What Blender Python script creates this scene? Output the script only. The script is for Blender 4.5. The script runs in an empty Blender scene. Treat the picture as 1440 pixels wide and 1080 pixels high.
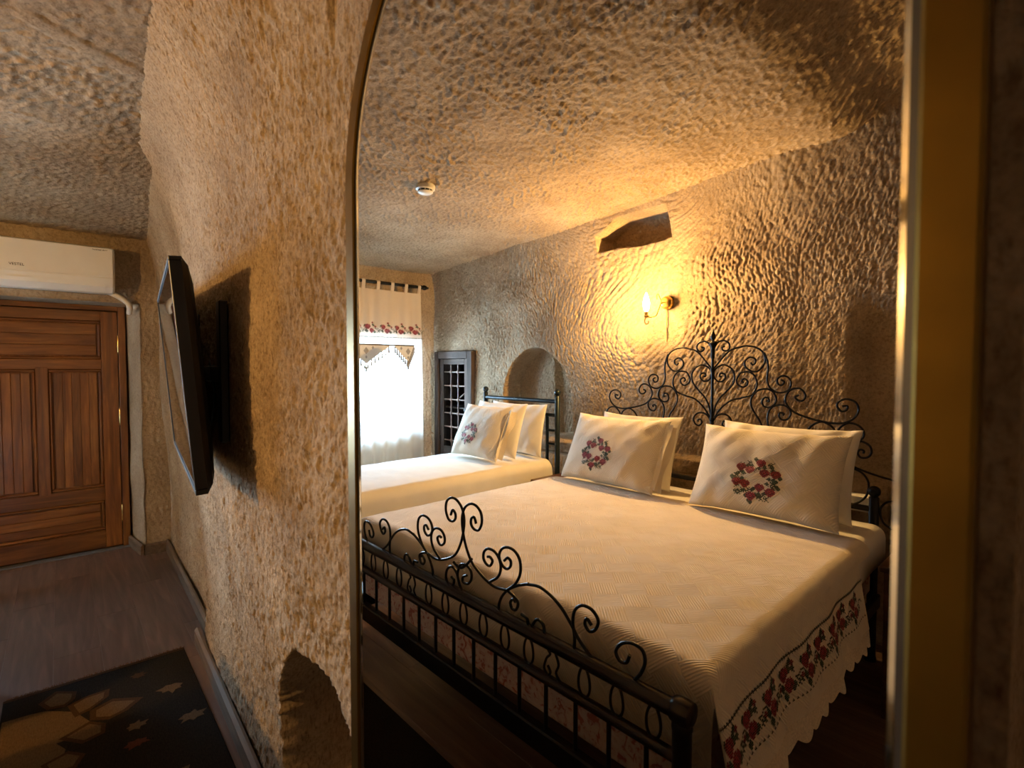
import bpy, bmesh, math, random
import numpy as np
from mathutils import Vector, Matrix

random.seed(7)
scene = bpy.context.scene
COL = scene.collection
R = math.radians

# ------------------------------------------------------------------ camera, world, lights, exposure
cam_data = bpy.data.cameras.new('camera')
cam_data.sensor_width = 36.0
cam_data.lens = 730.0 / 1440.0 * 36.0
cam_data.clip_start = 0.02
cam_data.dof.use_dof = True
cam_data.dof.focus_distance = 2.6
cam_data.dof.aperture_fstop = 5.0
cam = bpy.data.objects.new('camera', cam_data)
cam.location = (-0.645, -0.261, 1.5)
cam.rotation_euler = (R(88.0), 0.0, R(-131.0))
COL.objects.link(cam)
scene.camera = cam

world = bpy.data.worlds.new('sky')
world.use_nodes = True
bg = world.node_tree.nodes['Background']
bg.inputs['Color'].default_value = (0.72, 0.85, 1.0, 1)
bg.inputs['Strength'].default_value = 1.2
scene.world = world

def area_light(name, loc, rot, sx, sy, power, color):
    l = bpy.data.lights.new(name, 'AREA')
    l.shape = 'RECTANGLE'; l.size = sx; l.size_y = sy; l.energy = power; l.color = color
    o = bpy.data.objects.new(name, l); o.location = loc; o.rotation_euler = rot
    COL.objects.link(o); return o

WINDOW_POWER = 900.0
SCONCE_POWER = 138.0
# daylight outside the window, shining in through panes and sheer curtain
area_light('window_front_offscreen', (4.62, 1.30, 1.38), (0, R(82), 0), 1.1, 1.2, WINDOW_POWER, (0.50, 0.75, 1.0))

scene.view_settings.view_transform = 'Standard'
scene.view_settings.look = 'None'
scene.view_settings.exposure = 0.0
scene.view_settings.gamma = 1.0
scene.view_settings.use_curve_mapping = False
scene.cycles.use_denoising = True
scene.cycles.max_bounces = 10
scene.cycles.diffuse_bounces = 6
scene.cycles.transparent_max_bounces = 12
scene.cycles.caustics_reflective = False
scene.cycles.caustics_refractive = False
scene.cycles.sample_clamp_indirect = 6.0

# ------------------------------------------------------------------ helpers
def tag(o, label=None, cat=None, group=None, kind=None):
    if label: o['label'] = label
    if cat: o['category'] = cat
    if group: o['group'] = group
    if kind: o['kind'] = kind
    return o

def link(o, parent=None):
    COL.objects.link(o)
    if parent is not None: o.parent = parent
    return o

def empty(name, loc=(0, 0, 0), rot=(0, 0, 0), label=None, cat=None, group=None, kind=None):
    o = bpy.data.objects.new(name, None)
    o.empty_display_size = 0.1
    o.location = loc; o.rotation_euler = rot
    link(o); return tag(o, label, cat, group, kind)

def mesh_from(name, verts, faces, smooth=True):
    me = bpy.data.meshes.new(name)
    me.from_pydata([tuple(map(float, v)) for v in verts], [], [tuple(int(i) for i in f) for f in faces])
    if smooth:
        me.polygons.foreach_set('use_smooth', [True] * len(me.polygons))
    me.update(); return me

class MB:
    """collects geometry for ONE mesh object"""
    def __init__(self): self.v = []; self.f = []; self.m = []
    def add(self, v, f, m=0):
        k = len(self.v); self.v.extend([tuple(map(float, p)) for p in v])
        self.f.extend([tuple(int(i) + k for i in q) for q in f]); self.m.extend([m] * len(f)); return self
    def box(self, lo, hi, m=0, bev=0.0):
        x0, y0, z0 = lo; x1, y1, z1 = hi
        b = min(bev, (x1 - x0) * .45, (y1 - y0) * .45, (z1 - z0) * .45)
        if b <= 0:
            v = [(x0,y0,z0),(x1,y0,z0),(x1,y1,z0),(x0,y1,z0),(x0,y0,z1),(x1,y0,z1),(x1,y1,z1),(x0,y1,z1)]
            f = [(0,3,2,1),(4,5,6,7),(0,1,5,4),(1,2,6,5),(2,3,7,6),(3,0,4,7)]
            return self.add(v, f, m)
        # chamfered box: 24 verts
        X = (x0, x1); Y = (y0, y1); Z = (z0, z1); v = []; idx = {}
        for i in (0, 1):
            for j in (0, 1):
                for k in (0, 1):
                    sx, sy, sz = (1 - 2*i)*b, (1 - 2*j)*b, (1 - 2*k)*b
                    idx[i,j,k,0] = len(v); v.append((X[i], Y[j]+sy, Z[k]+sz))
                    idx[i,j,k,1] = len(v); v.append((X[i]+sx, Y[j], Z[k]+sz))
                    idx[i,j,k,2] = len(v); v.append((X[i]+sx, Y[j]+sy, Z[k]))
        f = []
        for i in (0, 1):
            q = [idx[i,0,0,0], idx[i,1,0,0], idx[i,1,1,0], idx[i,0,1,0]]; f.append(q if i else q[::-1])
            q = [idx[0,i,0,1], idx[0,i,1,1], idx[1,i,1,1], idx[1,i,0,1]]; f.append(q if i else q[::-1])
            q = [idx[0,0,i,2], idx[1,0,i,2], idx[1,1,i,2], idx[0,1,i,2]]; f.append(q if i else q[::-1])
        for j in (0, 1):
            for k in (0, 1):
                q = [idx[0,j,k,1], idx[1,j,k,1], idx[1,j,k,2], idx[0,j,k,2]]; f.append(q if (j+k) % 2 == 0 else q[::-1])
                q = [idx[j,0,k,2], idx[j,1,k,2], idx[j,1,k,0], idx[j,0,k,0]]; f.append(q if (j+k) % 2 == 0 else q[::-1])
                q = [idx[j,k,0,0], idx[j,k,1,0], idx[j,k,1,1], idx[j,k,0,1]]; f.append(q if (j+k) % 2 == 0 else q[::-1])
        for i in (0, 1):
            for j in (0, 1):
                for k in (0, 1):
                    q = [idx[i,j,k,0], idx[i,j,k,1], idx[i,j,k,2]]; f.append(q if (i+j+k) % 2 else q[::-1])
        return self.add(v, f, m)
    def tube(self, pts, r, seg=8, closed=False, caps=True, m=0, taper=None):
        P = np.array(pts, float); n = len(P)
        if closed: T = np.roll(P, -1, 0) - np.roll(P, 1, 0)
        else:
            T = np.empty_like(P); T[1:-1] = P[2:] - P[:-2]; T[0] = P[1] - P[0]; T[-1] = P[-1] - P[-2]
        T /= np.maximum(np.linalg.norm(T, axis=1), 1e-9)[:, None]
        ref = np.array([0, 0, 1.0]) if abs(T[0][2]) < .9 else np.array([1.0, 0, 0])
        N = np.cross(T[0], ref); N /= np.linalg.norm(N)
        v = []
        for i in range(n):
            N = N - T[i] * (N @ T[i]); N /= max(np.linalg.norm(N), 1e-9)
            B = np.cross(T[i], N)
            rr = r if taper is None else r * taper[i]
            for k in range(seg):
                a = 2 * math.pi * k / seg
                v.append(P[i] + rr * (math.cos(a) * N + math.sin(a) * B))
        f = []
        for i in range(n if closed else n - 1):
            j = (i + 1) % n
            for k in range(seg):
                l = (k + 1) % seg
                f.append((i*seg+k, i*seg+l, j*seg+l, j*seg+k))
        if caps and not closed:
            f.append(tuple(range(seg))[::-1]); f.append(tuple((n-1)*seg + k for k in range(seg)))
        return self.add(v, f, m)
    def lathe(self, prof, seg=16, origin=(0, 0, 0), axis='z', m=0):
        o = np.array(origin, float); v = []; n = len(prof)
        for r, h in prof:
            for k in range(seg):
                a = 2 * math.pi * k / seg; c, s = r * math.cos(a), r * math.sin(a)
                p = {'z': (c, s, h), 'y': (s, h, c), 'x': (h, c, s)}[axis]
                v.append(o + np.array(p))
        f = []
        for i in range(n - 1):
            for k in range(seg):
                l = (k + 1) % seg
                f.append((i*seg+k, i*seg+l, (i+1)*seg+l, (i+1)*seg+k))
        f.append(tuple(range(seg))[::-1]); f.append(tuple((n-1)*seg+k for k in range(seg)))
        return self.add(v, f, m)
    def ball(self, c, r, seg=12, rings=8, m=0, sc=(1, 1, 1)):
        prof = [(max(r * math.sin(math.pi * i / rings), 1e-4), -r * math.cos(math.pi * i / rings)) for i in range(rings + 1)]
        k = len(self.v); self.lathe(prof, seg, (0, 0, 0), 'z', m)
        for i in range(k, len(self.v)):
            p = self.v[i]; self.v[i] = (c[0] + p[0]*sc[0], c[1] + p[1]*sc[1], c[2] + p[2]*sc[2])
        return self
    def prism(self, poly, axis, a, b, m=0):
        """polygon in the plane across `axis`, extruded from a to b"""
        n = len(poly); v = []
        for h in (a, b):
            for p, q in poly:
                v.append({'x': (h, p, q), 'y': (p, h, q), 'z': (p, q, h)}[axis])
        f = [tuple(range(n))[::-1], tuple(range(n, 2*n))]
        f += [(i, (i+1) % n, n + (i+1) % n, n + i) for i in range(n)]
        return self.add(v, f, m)
    def build(self, name, mats, parent=None, smooth=False, sharp=None):
        me = mesh_from(name, self.v, self.f, smooth)
        if not isinstance(mats, (list, tuple)): mats = [mats]
        for mm in mats: me.materials.append(mm)
        if len(mats) > 1: me.polygons.foreach_set('material_index', self.m)
        bm = bmesh.new(); bm.from_mesh(me); bmesh.ops.recalc_face_normals(bm, faces=bm.faces); bm.to_mesh(me); bm.free()
        if smooth and sharp:
            me.set_sharp_from_angle(angle=R(sharp))
        return link(bpy.data.objects.new(name, me), parent)

def catmull(pts, per=6, closed=False):
    P = np.array(pts, float); n = len(P); out = []
    rng = range(n) if closed else range(n - 1)
    for i in rng:
        if closed: p0, p1, p2, p3 = P[i-1], P[i], P[(i+1) % n], P[(i+2) % n]
        else:
            p1, p2 = P[i], P[i+1]
            p0 = P[i-1] if i > 0 else 2*p1 - p2
            p3 = P[i+2] if i + 2 < n else 2*p2 - p1
        for k in range(per):
            t = k / per
            out.append(.5*((2*p1) + (-p0+p2)*t + (2*p0-5*p1+4*p2-p3)*t*t + (-p0+3*p1-3*p2+p3)*t**3))
    if not closed: out.append(P[-1])
    return np.array(out)

def grid_mesh(name, V, mats, parent=None, uv=None, mask=None, smooth=True, flip=False):
    """V: array (n, m, 3) -> one mesh of quads; mask (n-1, m-1) True keeps a quad"""
    n, m = V.shape[:2]
    I = np.arange(n * m).reshape(n, m)
    q = np.stack([I[:-1, :-1], I[1:, :-1], I[1:, 1:], I[:-1, 1:]], -1)
    if flip: q = q[..., ::-1]
    q = q[mask] if mask is not None else q.reshape(-1, 4)
    me = bpy.data.meshes.new(name)
    me.vertices.add(n * m); me.vertices.foreach_set('co', np.ascontiguousarray(V.reshape(-1), dtype=np.float32))
    k = len(q); me.loops.add(k * 4); me.loops.foreach_set('vertex_index', np.ascontiguousarray(q.reshape(-1), dtype=np.int32))
    me.polygons.add(k); me.polygons.foreach_set('loop_start', np.arange(0, 4*k, 4, dtype=np.int32))
    me.polygons.foreach_set('use_smooth', np.full(k, smooth, dtype=bool))
    if uv is not None:
        l = me.uv_layers.new(name='UVMap')
        l.data.foreach_set('uv', np.ascontiguousarray(uv.reshape(-1, 2)[q.reshape(-1)].reshape(-1), dtype=np.float32))
    me.update(calc_edges=True); me.validate()
    if not isinstance(mats, (list, tuple)): mats = [mats]
    for mm in mats: me.materials.append(mm)
    return link(bpy.data.objects.new(name, me), parent)

# ---- numpy noise for carved rock
def hsh(i, j, s): return np.modf(np.abs(np.sin(i * 127.1 + j * 311.7 + s * 74.7) * 43758.5453))[0]
def vnoise(x, y, s=0):
    i, j = np.floor(x), np.floor(y); fx, fy = x - i, y - j
    fx, fy = fx*fx*(3-2*fx), fy*fy*(3-2*fy)
    a, b, c, d = hsh(i, j, s), hsh(i+1, j, s), hsh(i, j+1, s), hsh(i+1, j+1, s)
    return (a*(1-fx)+b*fx)*(1-fy) + (c*(1-fx)+d*fx)*fy
def fbm(x, y, s=0, o=3):
    t = 0; a = .5
    for k in range(o): t = t + a*(vnoise(x*2**k, y*2**k, s+k)-.5)*2; a *= .5
    return t
def chisel(a, b, la, lb, s=0):
    """elongated scooped tool marks: 0 in the middle of a mark, ~1 on the ridges"""
    p, q = a/la, b/lb; p = p + .5*np.floor(q) * 1.0
    i0, j0 = np.floor(p), np.floor(q); best = np.full(p.shape, 9.0)
    for di in (-1, 0, 1):
        for dj in (-1, 0, 1):
            i, j = i0+di, j0+dj
            cx = i + .2 + .6*hsh(i, j, s); cy = j + .15 + .7*hsh(i, j, s+5)
            best = np.minimum(best, (p-cx)**2 + (q-cy)**2)
    return np.clip(best/.5, 0, 1.4)
def sstep(a, b, x):
    t = np.clip((x-a)/(b-a), 0, 1); return t*t*(3-2*t)

# ------------------------------------------------------------------ materials
def new_mat(name):
    m = bpy.data.materials.new(name); m.use_nodes = True
    nt = m.node_tree; b = nt.nodes['Principled BSDF']
    return m, nt, b
def node(nt, typ, **kw):
    n = nt.nodes.new(typ)
    for k, v in kw.items():
        if k in n.inputs: n.inputs[k].default_value = v
        else: setattr(n, k, v)
    return n
def ramp(nt, src, stops):
    r = nt.nodes.new('ShaderNodeValToRGB'); e = r.color_ramp.elements
    while len(e) < len(stops): e.new(.5)
    for x, (p, c) in zip(e, stops):
        x.position = p; x.color = (*c, 1) if len(c) == 3 else c
    nt.links.new(src, r.inputs['Fac']); return r
def coords(nt, kind='Object', scale=(1, 1, 1), rot=(0, 0, 0)):
    t = nt.nodes.new('ShaderNodeTexCoord'); m = nt.nodes.new('ShaderNodeMapping')
    m.inputs['Scale'].default_value = scale; m.inputs['Rotation'].default_value = rot
    nt.links.new(t.outputs[kind], m.inputs['Vector']); return m.outputs['Vector']
def bump(nt, b, h, strength=.4, dist=.004, prev=None):
    n = nt.nodes.new('ShaderNodeBump'); n.inputs['Strength'].default_value = strength; n.inputs['Distance'].default_value = dist
    nt.links.new(h, n.inputs['Height'])
    if prev is not None: nt.links.new(prev, n.inputs['Normal'])
    if b is not None: nt.links.new(n.outputs['Normal'], b.inputs['Normal'])
    return n.outputs['Normal']

def plain(name, col, rough=.5, metal=0.0, noise=0.0, nscale=20, bumps=0.0, coat=0.0, spec=.5):
    m, nt, b = new_mat(name)
    b.inputs['Roughness'].default_value = rough; b.inputs['Metallic'].default_value = metal
    b.inputs['Coat Weight'].default_value = coat; b.inputs['Specular IOR Level'].default_value = spec
    n = node(nt, 'ShaderNodeTexNoise', Scale=nscale, Detail=4.0)
    nt.links.new(coords(nt), n.inputs['Vector'])
    lo = tuple(c * (1-noise) for c in col); hi = tuple(min(1, c * (1+noise)) for c in col)
    r = ramp(nt, n.outputs['Fac'], [(.3, lo), (.7, hi)])
    nt.links.new(r.outputs['Color'], b.inputs['Base Color'])
    if bumps: bump(nt, b, n.outputs['Fac'], bumps, .002)
    return m

def rock(name, c1, c2, c3, pit=.35, sc=1.0, streak=False):
    m, nt, b = new_mat(name)
    b.inputs['Roughness'].default_value = .95; b.inputs['Specular IOR Level'].default_value = .15
    v = coords(nt)
    big = node(nt, 'ShaderNodeTexNoise', Scale=2.3*sc, Detail=5.0, Roughness=.6); nt.links.new(v, big.inputs['Vector'])
    fine = node(nt, 'ShaderNodeTexNoise', Scale=60.0*sc, Detail=6.0, Roughness=.7); nt.links.new(v, fine.inputs['Vector'])
    pits = node(nt, 'ShaderNodeTexVoronoi', Scale=75.0*sc); nt.links.new(v, pits.inputs['Vector'])
    r1 = ramp(nt, big.outputs['Fac'], [(.3, c1), (.55, c2), (.75, c3)])
    r2 = ramp(nt, fine.outputs['Fac'], [(.3, (.55, .5, .45)), (.5, (.92, .92, .9)), (.7, (1.12, 1.1, 1.06))])
    mx = node(nt, 'ShaderNodeMix', data_type='RGBA', blend_type='MULTIPLY'); mx.inputs[0].default_value = .9
    nt.links.new(r1.outputs['Color'], mx.inputs[6]); nt.links.new(r2.outputs['Color'], mx.inputs[7])
    pn = node(nt, 'ShaderNodeTexNoise', Scale=9.0*sc); nt.links.new(v, pn.inputs['Vector'])
    r3 = ramp(nt, pits.outputs['Distance'], [(.0, (.42, .36, .3)), (.13, (1, 1, 1))])
    r4 = ramp(nt, pn.outputs['Fac'], [(.5, (0, 0, 0)), (.62, (pit, pit, pit))])
    mx2 = node(nt, 'ShaderNodeMix', data_type='RGBA', blend_type='MULTIPLY')
    nt.links.new(r4.outputs['Color'], mx2.inputs[0])
    nt.links.new(mx.outputs[2], mx2.inputs[6]); nt.links.new(r3.outputs['Color'], mx2.inputs[7])
    last = mx2.outputs[2]
    if streak:                      # vertical tool streaks with darker pockets
        vs = coords(nt, 'Object', (1, 1, .28)); ns = node(nt, 'ShaderNodeTexNoise', Scale=85.0*sc, Detail=3.0, Roughness=.55); nt.links.new(vs, ns.inputs['Vector'])
        rs = ramp(nt, ns.outputs['Fac'], [(.32, (.56, .48, .40)), (.45, (.95, .95, .94)), (.7, (1.12, 1.1, 1.08))])
        m3 = node(nt, 'ShaderNodeMix', data_type='RGBA', blend_type='MULTIPLY'); m3.inputs[0].default_value = .85
        nt.links.new(last, m3.inputs[6]); nt.links.new(rs.outputs['Color'], m3.inputs[7]); last = m3.outputs[2]
    nt.links.new(last, b.inputs['Base Color'])
    grit = node(nt, 'ShaderNodeTexNoise', Scale=71.0*sc, Detail=6.0, Roughness=.7); nt.links.new(coords(nt, 'Object', (1.07, .93, 1.1)), grit.inputs['Vector'])
    pores = node(nt, 'ShaderNodeTexVoronoi', Scale=88.0*sc); nt.links.new(coords(nt, 'Object', (.91, 1.1, 1.03)), pores.inputs['Vector'])
    nrm = bump(nt, None, grit.outputs['Fac'], .7, .006)
    bump(nt, b, pores.outputs['Distance'], .3, .004, nrm)
    return m

def wood(name, c1, c2, c3, axis='z', rough=.4, scale=1.0, coat=.2, knots=True, rnd=.25, rings=0):
    m, nt, b = new_mat(name)
    b.inputs['Roughness'].default_value = rough; b.inputs['Coat Weight'].default_value = coat; b.inputs['Coat Roughness'].default_value = .25
    s = {'x': (1.2, 14, 14), 'y': (14, 1.2, 14), 'z': (14, 14, 1.2)}[axis]
    v = coords(nt, 'Object', tuple(k*scale for k in s))
    oi = nt.nodes.new('ShaderNodeObjectInfo')
    off = node(nt, 'ShaderNodeVectorMath', operation='MULTIPLY_ADD'); off.inputs[1].default_value = (37, 53, 91)
    cmb = nt.nodes.new('ShaderNodeCombineXYZ')
    for k in range(3): nt.links.new(oi.outputs['Random'], cmb.inputs[k])
    nt.links.new(cmb.outputs[0], off.inputs[0]); nt.links.new(v, off.inputs[2])
    n1 = node(nt, 'ShaderNodeTexNoise', Scale=1.0, Detail=8.0, Roughness=.6, Distortion=1.2); nt.links.new(off.outputs[0], n1.inputs['Vector'])
    w = node(nt, 'ShaderNodeTexNoise', Scale=4.0, Detail=3.0); nt.links.new(off.outputs[0], w.inputs['Vector'])
    r = ramp(nt, n1.outputs['Fac'], [(.3, c1), (.5, c2), (.68, c3)])
    r2 = ramp(nt, w.outputs['Fac'], [(.35, (.72, .68, .62)), (.6, (1.08, 1.05, 1.0))])
    mx = node(nt, 'ShaderNodeMix', data_type='RGBA', blend_type='MULTIPLY'); mx.inputs[0].default_value = .7
    nt.links.new(r.outputs['Color'], mx.inputs[6]); nt.links.new(r2.outputs['Color'], mx.inputs[7])
    last = mx.outputs[2]
    if knots:
        vk = coords(nt, 'Object', tuple(k*.28*scale for k in s))
        o2 = node(nt, 'ShaderNodeVectorMath', operation='ADD'); nt.links.new(vk, o2.inputs[0]); nt.links.new(cmb.outputs[0], o2.inputs[1])
        vo = node(nt, 'ShaderNodeTexVoronoi', Scale=1.7); nt.links.new(o2.outputs[0], vo.inputs['Vector'])
        r3 = ramp(nt, vo.outputs['Distance'], [(.0, (.10, .05, .03)), (.10, (.42, .26, .16)), (.19, (1, 1, 1))])
        m2 = node(nt, 'ShaderNodeMix', data_type='RGBA', blend_type='MULTIPLY'); m2.inputs[0].default_value = .85
        nt.links.new(last, m2.inputs[6]); nt.links.new(r3.outputs['Color'], m2.inputs[7]); last = m2.outputs[2]
    if rings:                       # cathedral grain: contour lines of a slow, stretched noise
        vr = coords(nt, 'Object', tuple(k*.16*scale for k in s)); o3 = node(nt, 'ShaderNodeVectorMath', operation='MULTIPLY_ADD'); o3.inputs[1].default_value = (11, 17, 23)
        nt.links.new(cmb.outputs[0], o3.inputs[0]); nt.links.new(vr, o3.inputs[2])
        nr = node(nt, 'ShaderNodeTexNoise', Scale=2.2, Detail=2.0); nt.links.new(o3.outputs[0], nr.inputs['Vector'])
        mu = node(nt, 'ShaderNodeMath', operation='MULTIPLY'); mu.inputs[1].default_value = rings; nt.links.new(nr.outputs['Fac'], mu.inputs[0])
        fr = node(nt, 'ShaderNodeMath', operation='FRACT'); nt.links.new(mu.outputs[0], fr.inputs[0])
        r5 = ramp(nt, fr.outputs[0], [(.0, (.80, .78, .77)), (.16, (1.12, 1.1, 1.08)), (.4, (1, 1, 1)), (1.0, (.84, .82, .8))])
        m5 = node(nt, 'ShaderNodeMix', data_type='RGBA', blend_type='MULTIPLY'); m5.inputs[0].default_value = .8
        nt.links.new(last, m5.inputs[6]); nt.links.new(r5.outputs['Color'], m5.inputs[7]); last = m5.outputs[2]
    hv = nt.nodes.new('ShaderNodeHueSaturation')
    mr = node(nt, 'ShaderNodeMapRange'); mr.inputs['To Min'].default_value = 1-rnd; mr.inputs['To Max'].default_value = 1+rnd
    nt.links.new(oi.outputs['Random'], mr.inputs['Value']); nt.links.new(mr.outputs[0], hv.inputs['Value'])
    nt.links.new(last, hv.inputs['Color']); nt.links.new(hv.outputs['Color'], b.inputs['Base Color'])
    bump(nt, b, n1.outputs['Fac'], .15, .002)
    return m

def weave(name, col, diamonds=True, thr=.0024, amt=.5, rough=.9):
    """cloth woven in diagonal ribs that change direction from patch to patch (UV in metres)"""
    m, nt, b = new_mat(name)
    b.inputs['Roughness'].default_value = rough; b.inputs['Specular IOR Level'].default_value = .2
    b.inputs['Sheen Weight'].default_value = .25
    t = nt.nodes.new('ShaderNodeTexCoord')
    def waves(ang):
        mp = nt.nodes.new('ShaderNodeMapping'); mp.inputs['Rotation'].default_value = (0, 0, ang); nt.links.new(t.outputs['UV'], mp.inputs['Vector'])
        w = node(nt, 'ShaderNodeTexWave', Scale=1/(thr*20)*1.8, Distortion=.6, Detail=1.0); nt.links.new(mp.outputs[0], w.inputs['Vector']); return w
    w1, w2 = waves(R(45)), waves(R(-45))
    mp = nt.nodes.new('ShaderNodeMapping'); mp.inputs['Rotation'].default_value = (0, 0, R(45)); nt.links.new(t.outputs['UV'], mp.inputs['Vector'])
    ck = node(nt, 'ShaderNodeTexChecker', Scale=11.0); nt.links.new(mp.outputs[0], ck.inputs['Vector'])
    mx = node(nt, 'ShaderNodeMix', data_type='RGBA')
    nt.links.new(ck.outputs['Fac'], mx.inputs[0]); nt.links.new(w1.outputs['Color'], mx.inputs[6]); nt.links.new(w2.outputs['Color'], mx.inputs[7])
    n = node(nt, 'ShaderNodeTexNoise', Scale=6.0, Detail=3.0); nt.links.new(t.outputs['UV'], n.inputs['Vector'])
    r = node(nt, 'ShaderNodeRGB'); r.outputs['Color'].default_value = (*col, 1)
    r2 = ramp(nt, n.outputs['Fac'], [(.35, (.93, .92, .9)), (.65, (1, 1, 1))])
    m2 = node(nt, 'ShaderNodeMix', data_type='RGBA', blend_type='MULTIPLY'); m2.inputs[0].default_value = 1
    nt.links.new(r.outputs['Color'], m2.inputs[6]); nt.links.new(r2.outputs['Color'], m2.inputs[7])
    nt.links.new(m2.outputs[2], b.inputs['Base Color'])
    bump(nt, b, mx.outputs[2], amt, .003)
    return m

M = {}
M['rock'] = rock('carved_tuff', (.30, .22, .145), (.41, .315, .215), (.50, .40, .29))
M['rock_ceiling'] = M['rock']
M['rock_ochre'] = rock('streaked_tuff', (.30, .22, .145), (.41, .315, .215), (.50, .40, .29), pit=.8, sc=1.5, streak=True)
M['plaster'] = rock('smooth_tuff', (.30, .22, .145), (.41, .315, .215), (.50, .40, .29), pit=.15)
M['iron'] = plain('black_iron', (.012, .012, .013), .38, .6, .3, 40)
M['rail_brown'] = plain('dark_painted_rail', (.012, .010, .011), .25, .3, .3, 30)
M['teal_iron'] = plain('dark_blue_iron', (.012, .022, .028), .3, .5, .2, 30)
M['brass'] = plain('aged_brass', (.62, .40, .12), .28, 1.0, .25, 25)
M['gold_frame'] = plain('dull_gold_frame', (.145, .082, .012), .38, .9, .12, 18)
M['frame_dark'] = plain('dark_inner_lip', (.02, .016, .012), .45, 0, .1, 20)
M['white_plastic'] = plain('white_plastic', (.78, .78, .76), .4, 0, .03, 8)
M['white_gloss'] = plain('white_gloss_plastic', (.82, .84, .86), .22, 0, .02, 8)
M['grey_line'] = plain('grey_gap', (.12, .12, .13), .6, 0, .1, 20)
M['black_plastic'] = plain('black_plastic', (.005, .005, .006), .4, 0, .2, 20)
M['black_print'] = plain('black_print', (.015, .015, .018), .6, 0, .1, 20)
M['hinge'] = plain('bright_brass', (.80, .58, .22), .22, 1.0, .1, 30)
M['door'] = wood('pine_vertical', (.080, .025, .005), (.165, .057, .011), (.255, .102, .022), 'z')
M['door_h'] = wood('pine_horizontal', (.080, .025, .005), (.165, .057, .011), (.255, .102, .022), 'y')
M['cup_wood'] = wood('old_grey_walnut', (.035, .023, .018), (.065, .044, .035), (.105, .075, .06), 'z', .9, coat=0)
M['cup_wood_h'] = wood('old_grey_walnut_across', (.035, .023, .018), (.065, .044, .035), (.105, .075, .06), 'x', .9, coat=0)
M['lattice'] = wood('reddish_turned_wood', (.09, .048, .034), (.14, .08, .058), (.19, .115, .085), 'z', .55, coat=0, knots=False)
M['stand'] = wood('dark_nightstand', (.05, .02, .012), (.085, .034, .018), (.13, .055, .028), 'x', .35, knots=False)
M['floor'] = wood('laminate_oak', (.105, .063, .046), (.152, .094, .070), (.205, .134, .10), 'x', .40, .55, coat=.1, knots=False, rnd=.06, rings=22)
M['skirting'] = wood('grey_brown_skirting', (.085, .060, .040), (.12, .086, .058), (.16, .118, .082), 'x', .75, coat=0, knots=False, rnd=.1)
M['gap'] = plain('subfloor', (.15, .10, .07), .9, 0, .2, 12)
M['white_cotton'] = plain('white_cotton', (.80, .77, .71), .9, 0, .04, 9, .08)
M['spread'] = weave('woven_cream_bedspread', (.80, .71, .57))
M['case'] = weave('woven_cream_pillowcase', (.80, .73, .61), thr=.0026)
M['single_spread'] = weave('white_bedspread', (.82, .78, .70), thr=.0020, amt=.25)
M['lace'] = plain('cream_lace', (.74, .64, .49), .95, 0, .18, 160, .5)
M['red'] = plain('red_thread', (.26, .008, .018), .8, 0, .25, 300)
M['dkred'] = plain('dark_red_thread', (.085, .004, .008), .8, 0, .25, 300)
M['pink'] = plain('pink_thread', (.42, .035, .06), .8, 0, .2, 300)
M['green'] = plain('green_thread', (.022, .06, .022), .8, 0, .3, 300)
M['olive'] = plain('dark_olive_thread', (.035, .035, .018), .8, 0, .3, 300)
THREAD = [M['red'], M['dkred'], M['pink'], M['green'], M['olive']]
M['mirror'], _nt, _b = new_mat('mirror_silver')
_b.inputs['Base Color'].default_value = (.90, .90, .885, 1); _b.inputs['Metallic'].default_value = 1; _b.inputs['Roughness'].default_value = 0.0
M['bevel'], _nt, _b = new_mat('bevelled_glass_edge')
_b.inputs['Base Color'].default_value = (.72, .78, .80, 1); _b.inputs['Metallic'].default_value = 1; _b.inputs['Roughness'].default_value = .06
M['screen'], _nt, _b = new_mat('glossy_black_screen')
_b.inputs['Base Color'].default_value = (.01, .01, .011, 1); _b.inputs['Roughness'].default_value = .03; _b.inputs['Specular IOR Level'].default_value = 1.0; _b.inputs['Coat Weight'].default_value = 1.0; _b.inputs['Coat Roughness'].default_value = .02

def pane_mat():
    m, nt, b = new_mat('window_glass'); nt.nodes.remove(b)
    out = nt.nodes['Material Output']; t = nt.nodes.new('ShaderNodeBsdfTransparent'); g = nt.nodes.new('ShaderNodeBsdfGlossy')
    g.inputs['Roughness'].default_value = .02; f = node(nt, 'ShaderNodeFresnel', IOR=1.45); mx = nt.nodes.new('ShaderNodeMixShader')
    nt.links.new(f.outputs[0], mx.inputs[0]); nt.links.new(t.outputs[0], mx.inputs[1]); nt.links.new(g.outputs[0], mx.inputs[2])
    nt.links.new(mx.outputs[0], out.inputs['Surface']); return m
M['pane'] = pane_mat()
def sheer(name, col, trans, clear):
    m, nt, b = new_mat(name); nt.nodes.remove(b); out = nt.nodes['Material Output']
    d = nt.nodes.new('ShaderNodeBsdfDiffuse'); t = nt.nodes.new('ShaderNodeBsdfTranslucent'); c = nt.nodes.new('ShaderNodeBsdfTransparent')
    n = node(nt, 'ShaderNodeTexNoise', Scale=300.0); nt.links.new(coords(nt), n.inputs['Vector'])
    r = ramp(nt, n.outputs['Fac'], [(.3, tuple(k*.93 for k in col)), (.7, col)])
    for s in (d, t): nt.links.new(r.outputs['Color'], s.inputs['Color'])
    m1 = nt.nodes.new('ShaderNodeMixShader'); m1.inputs[0].default_value = trans
    m2 = nt.nodes.new('ShaderNodeMixShader'); m2.inputs[0].default_value = clear
    nt.links.new(d.outputs[0], m1.inputs[1]); nt.links.new(t.outputs[0], m1.inputs[2])
    nt.links.new(m1.outputs[0], m2.inputs[1]); nt.links.new(c.outputs[0], m2.inputs[2]); nt.links.new(m2.outputs[0], out.inputs['Surface']); return m
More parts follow.
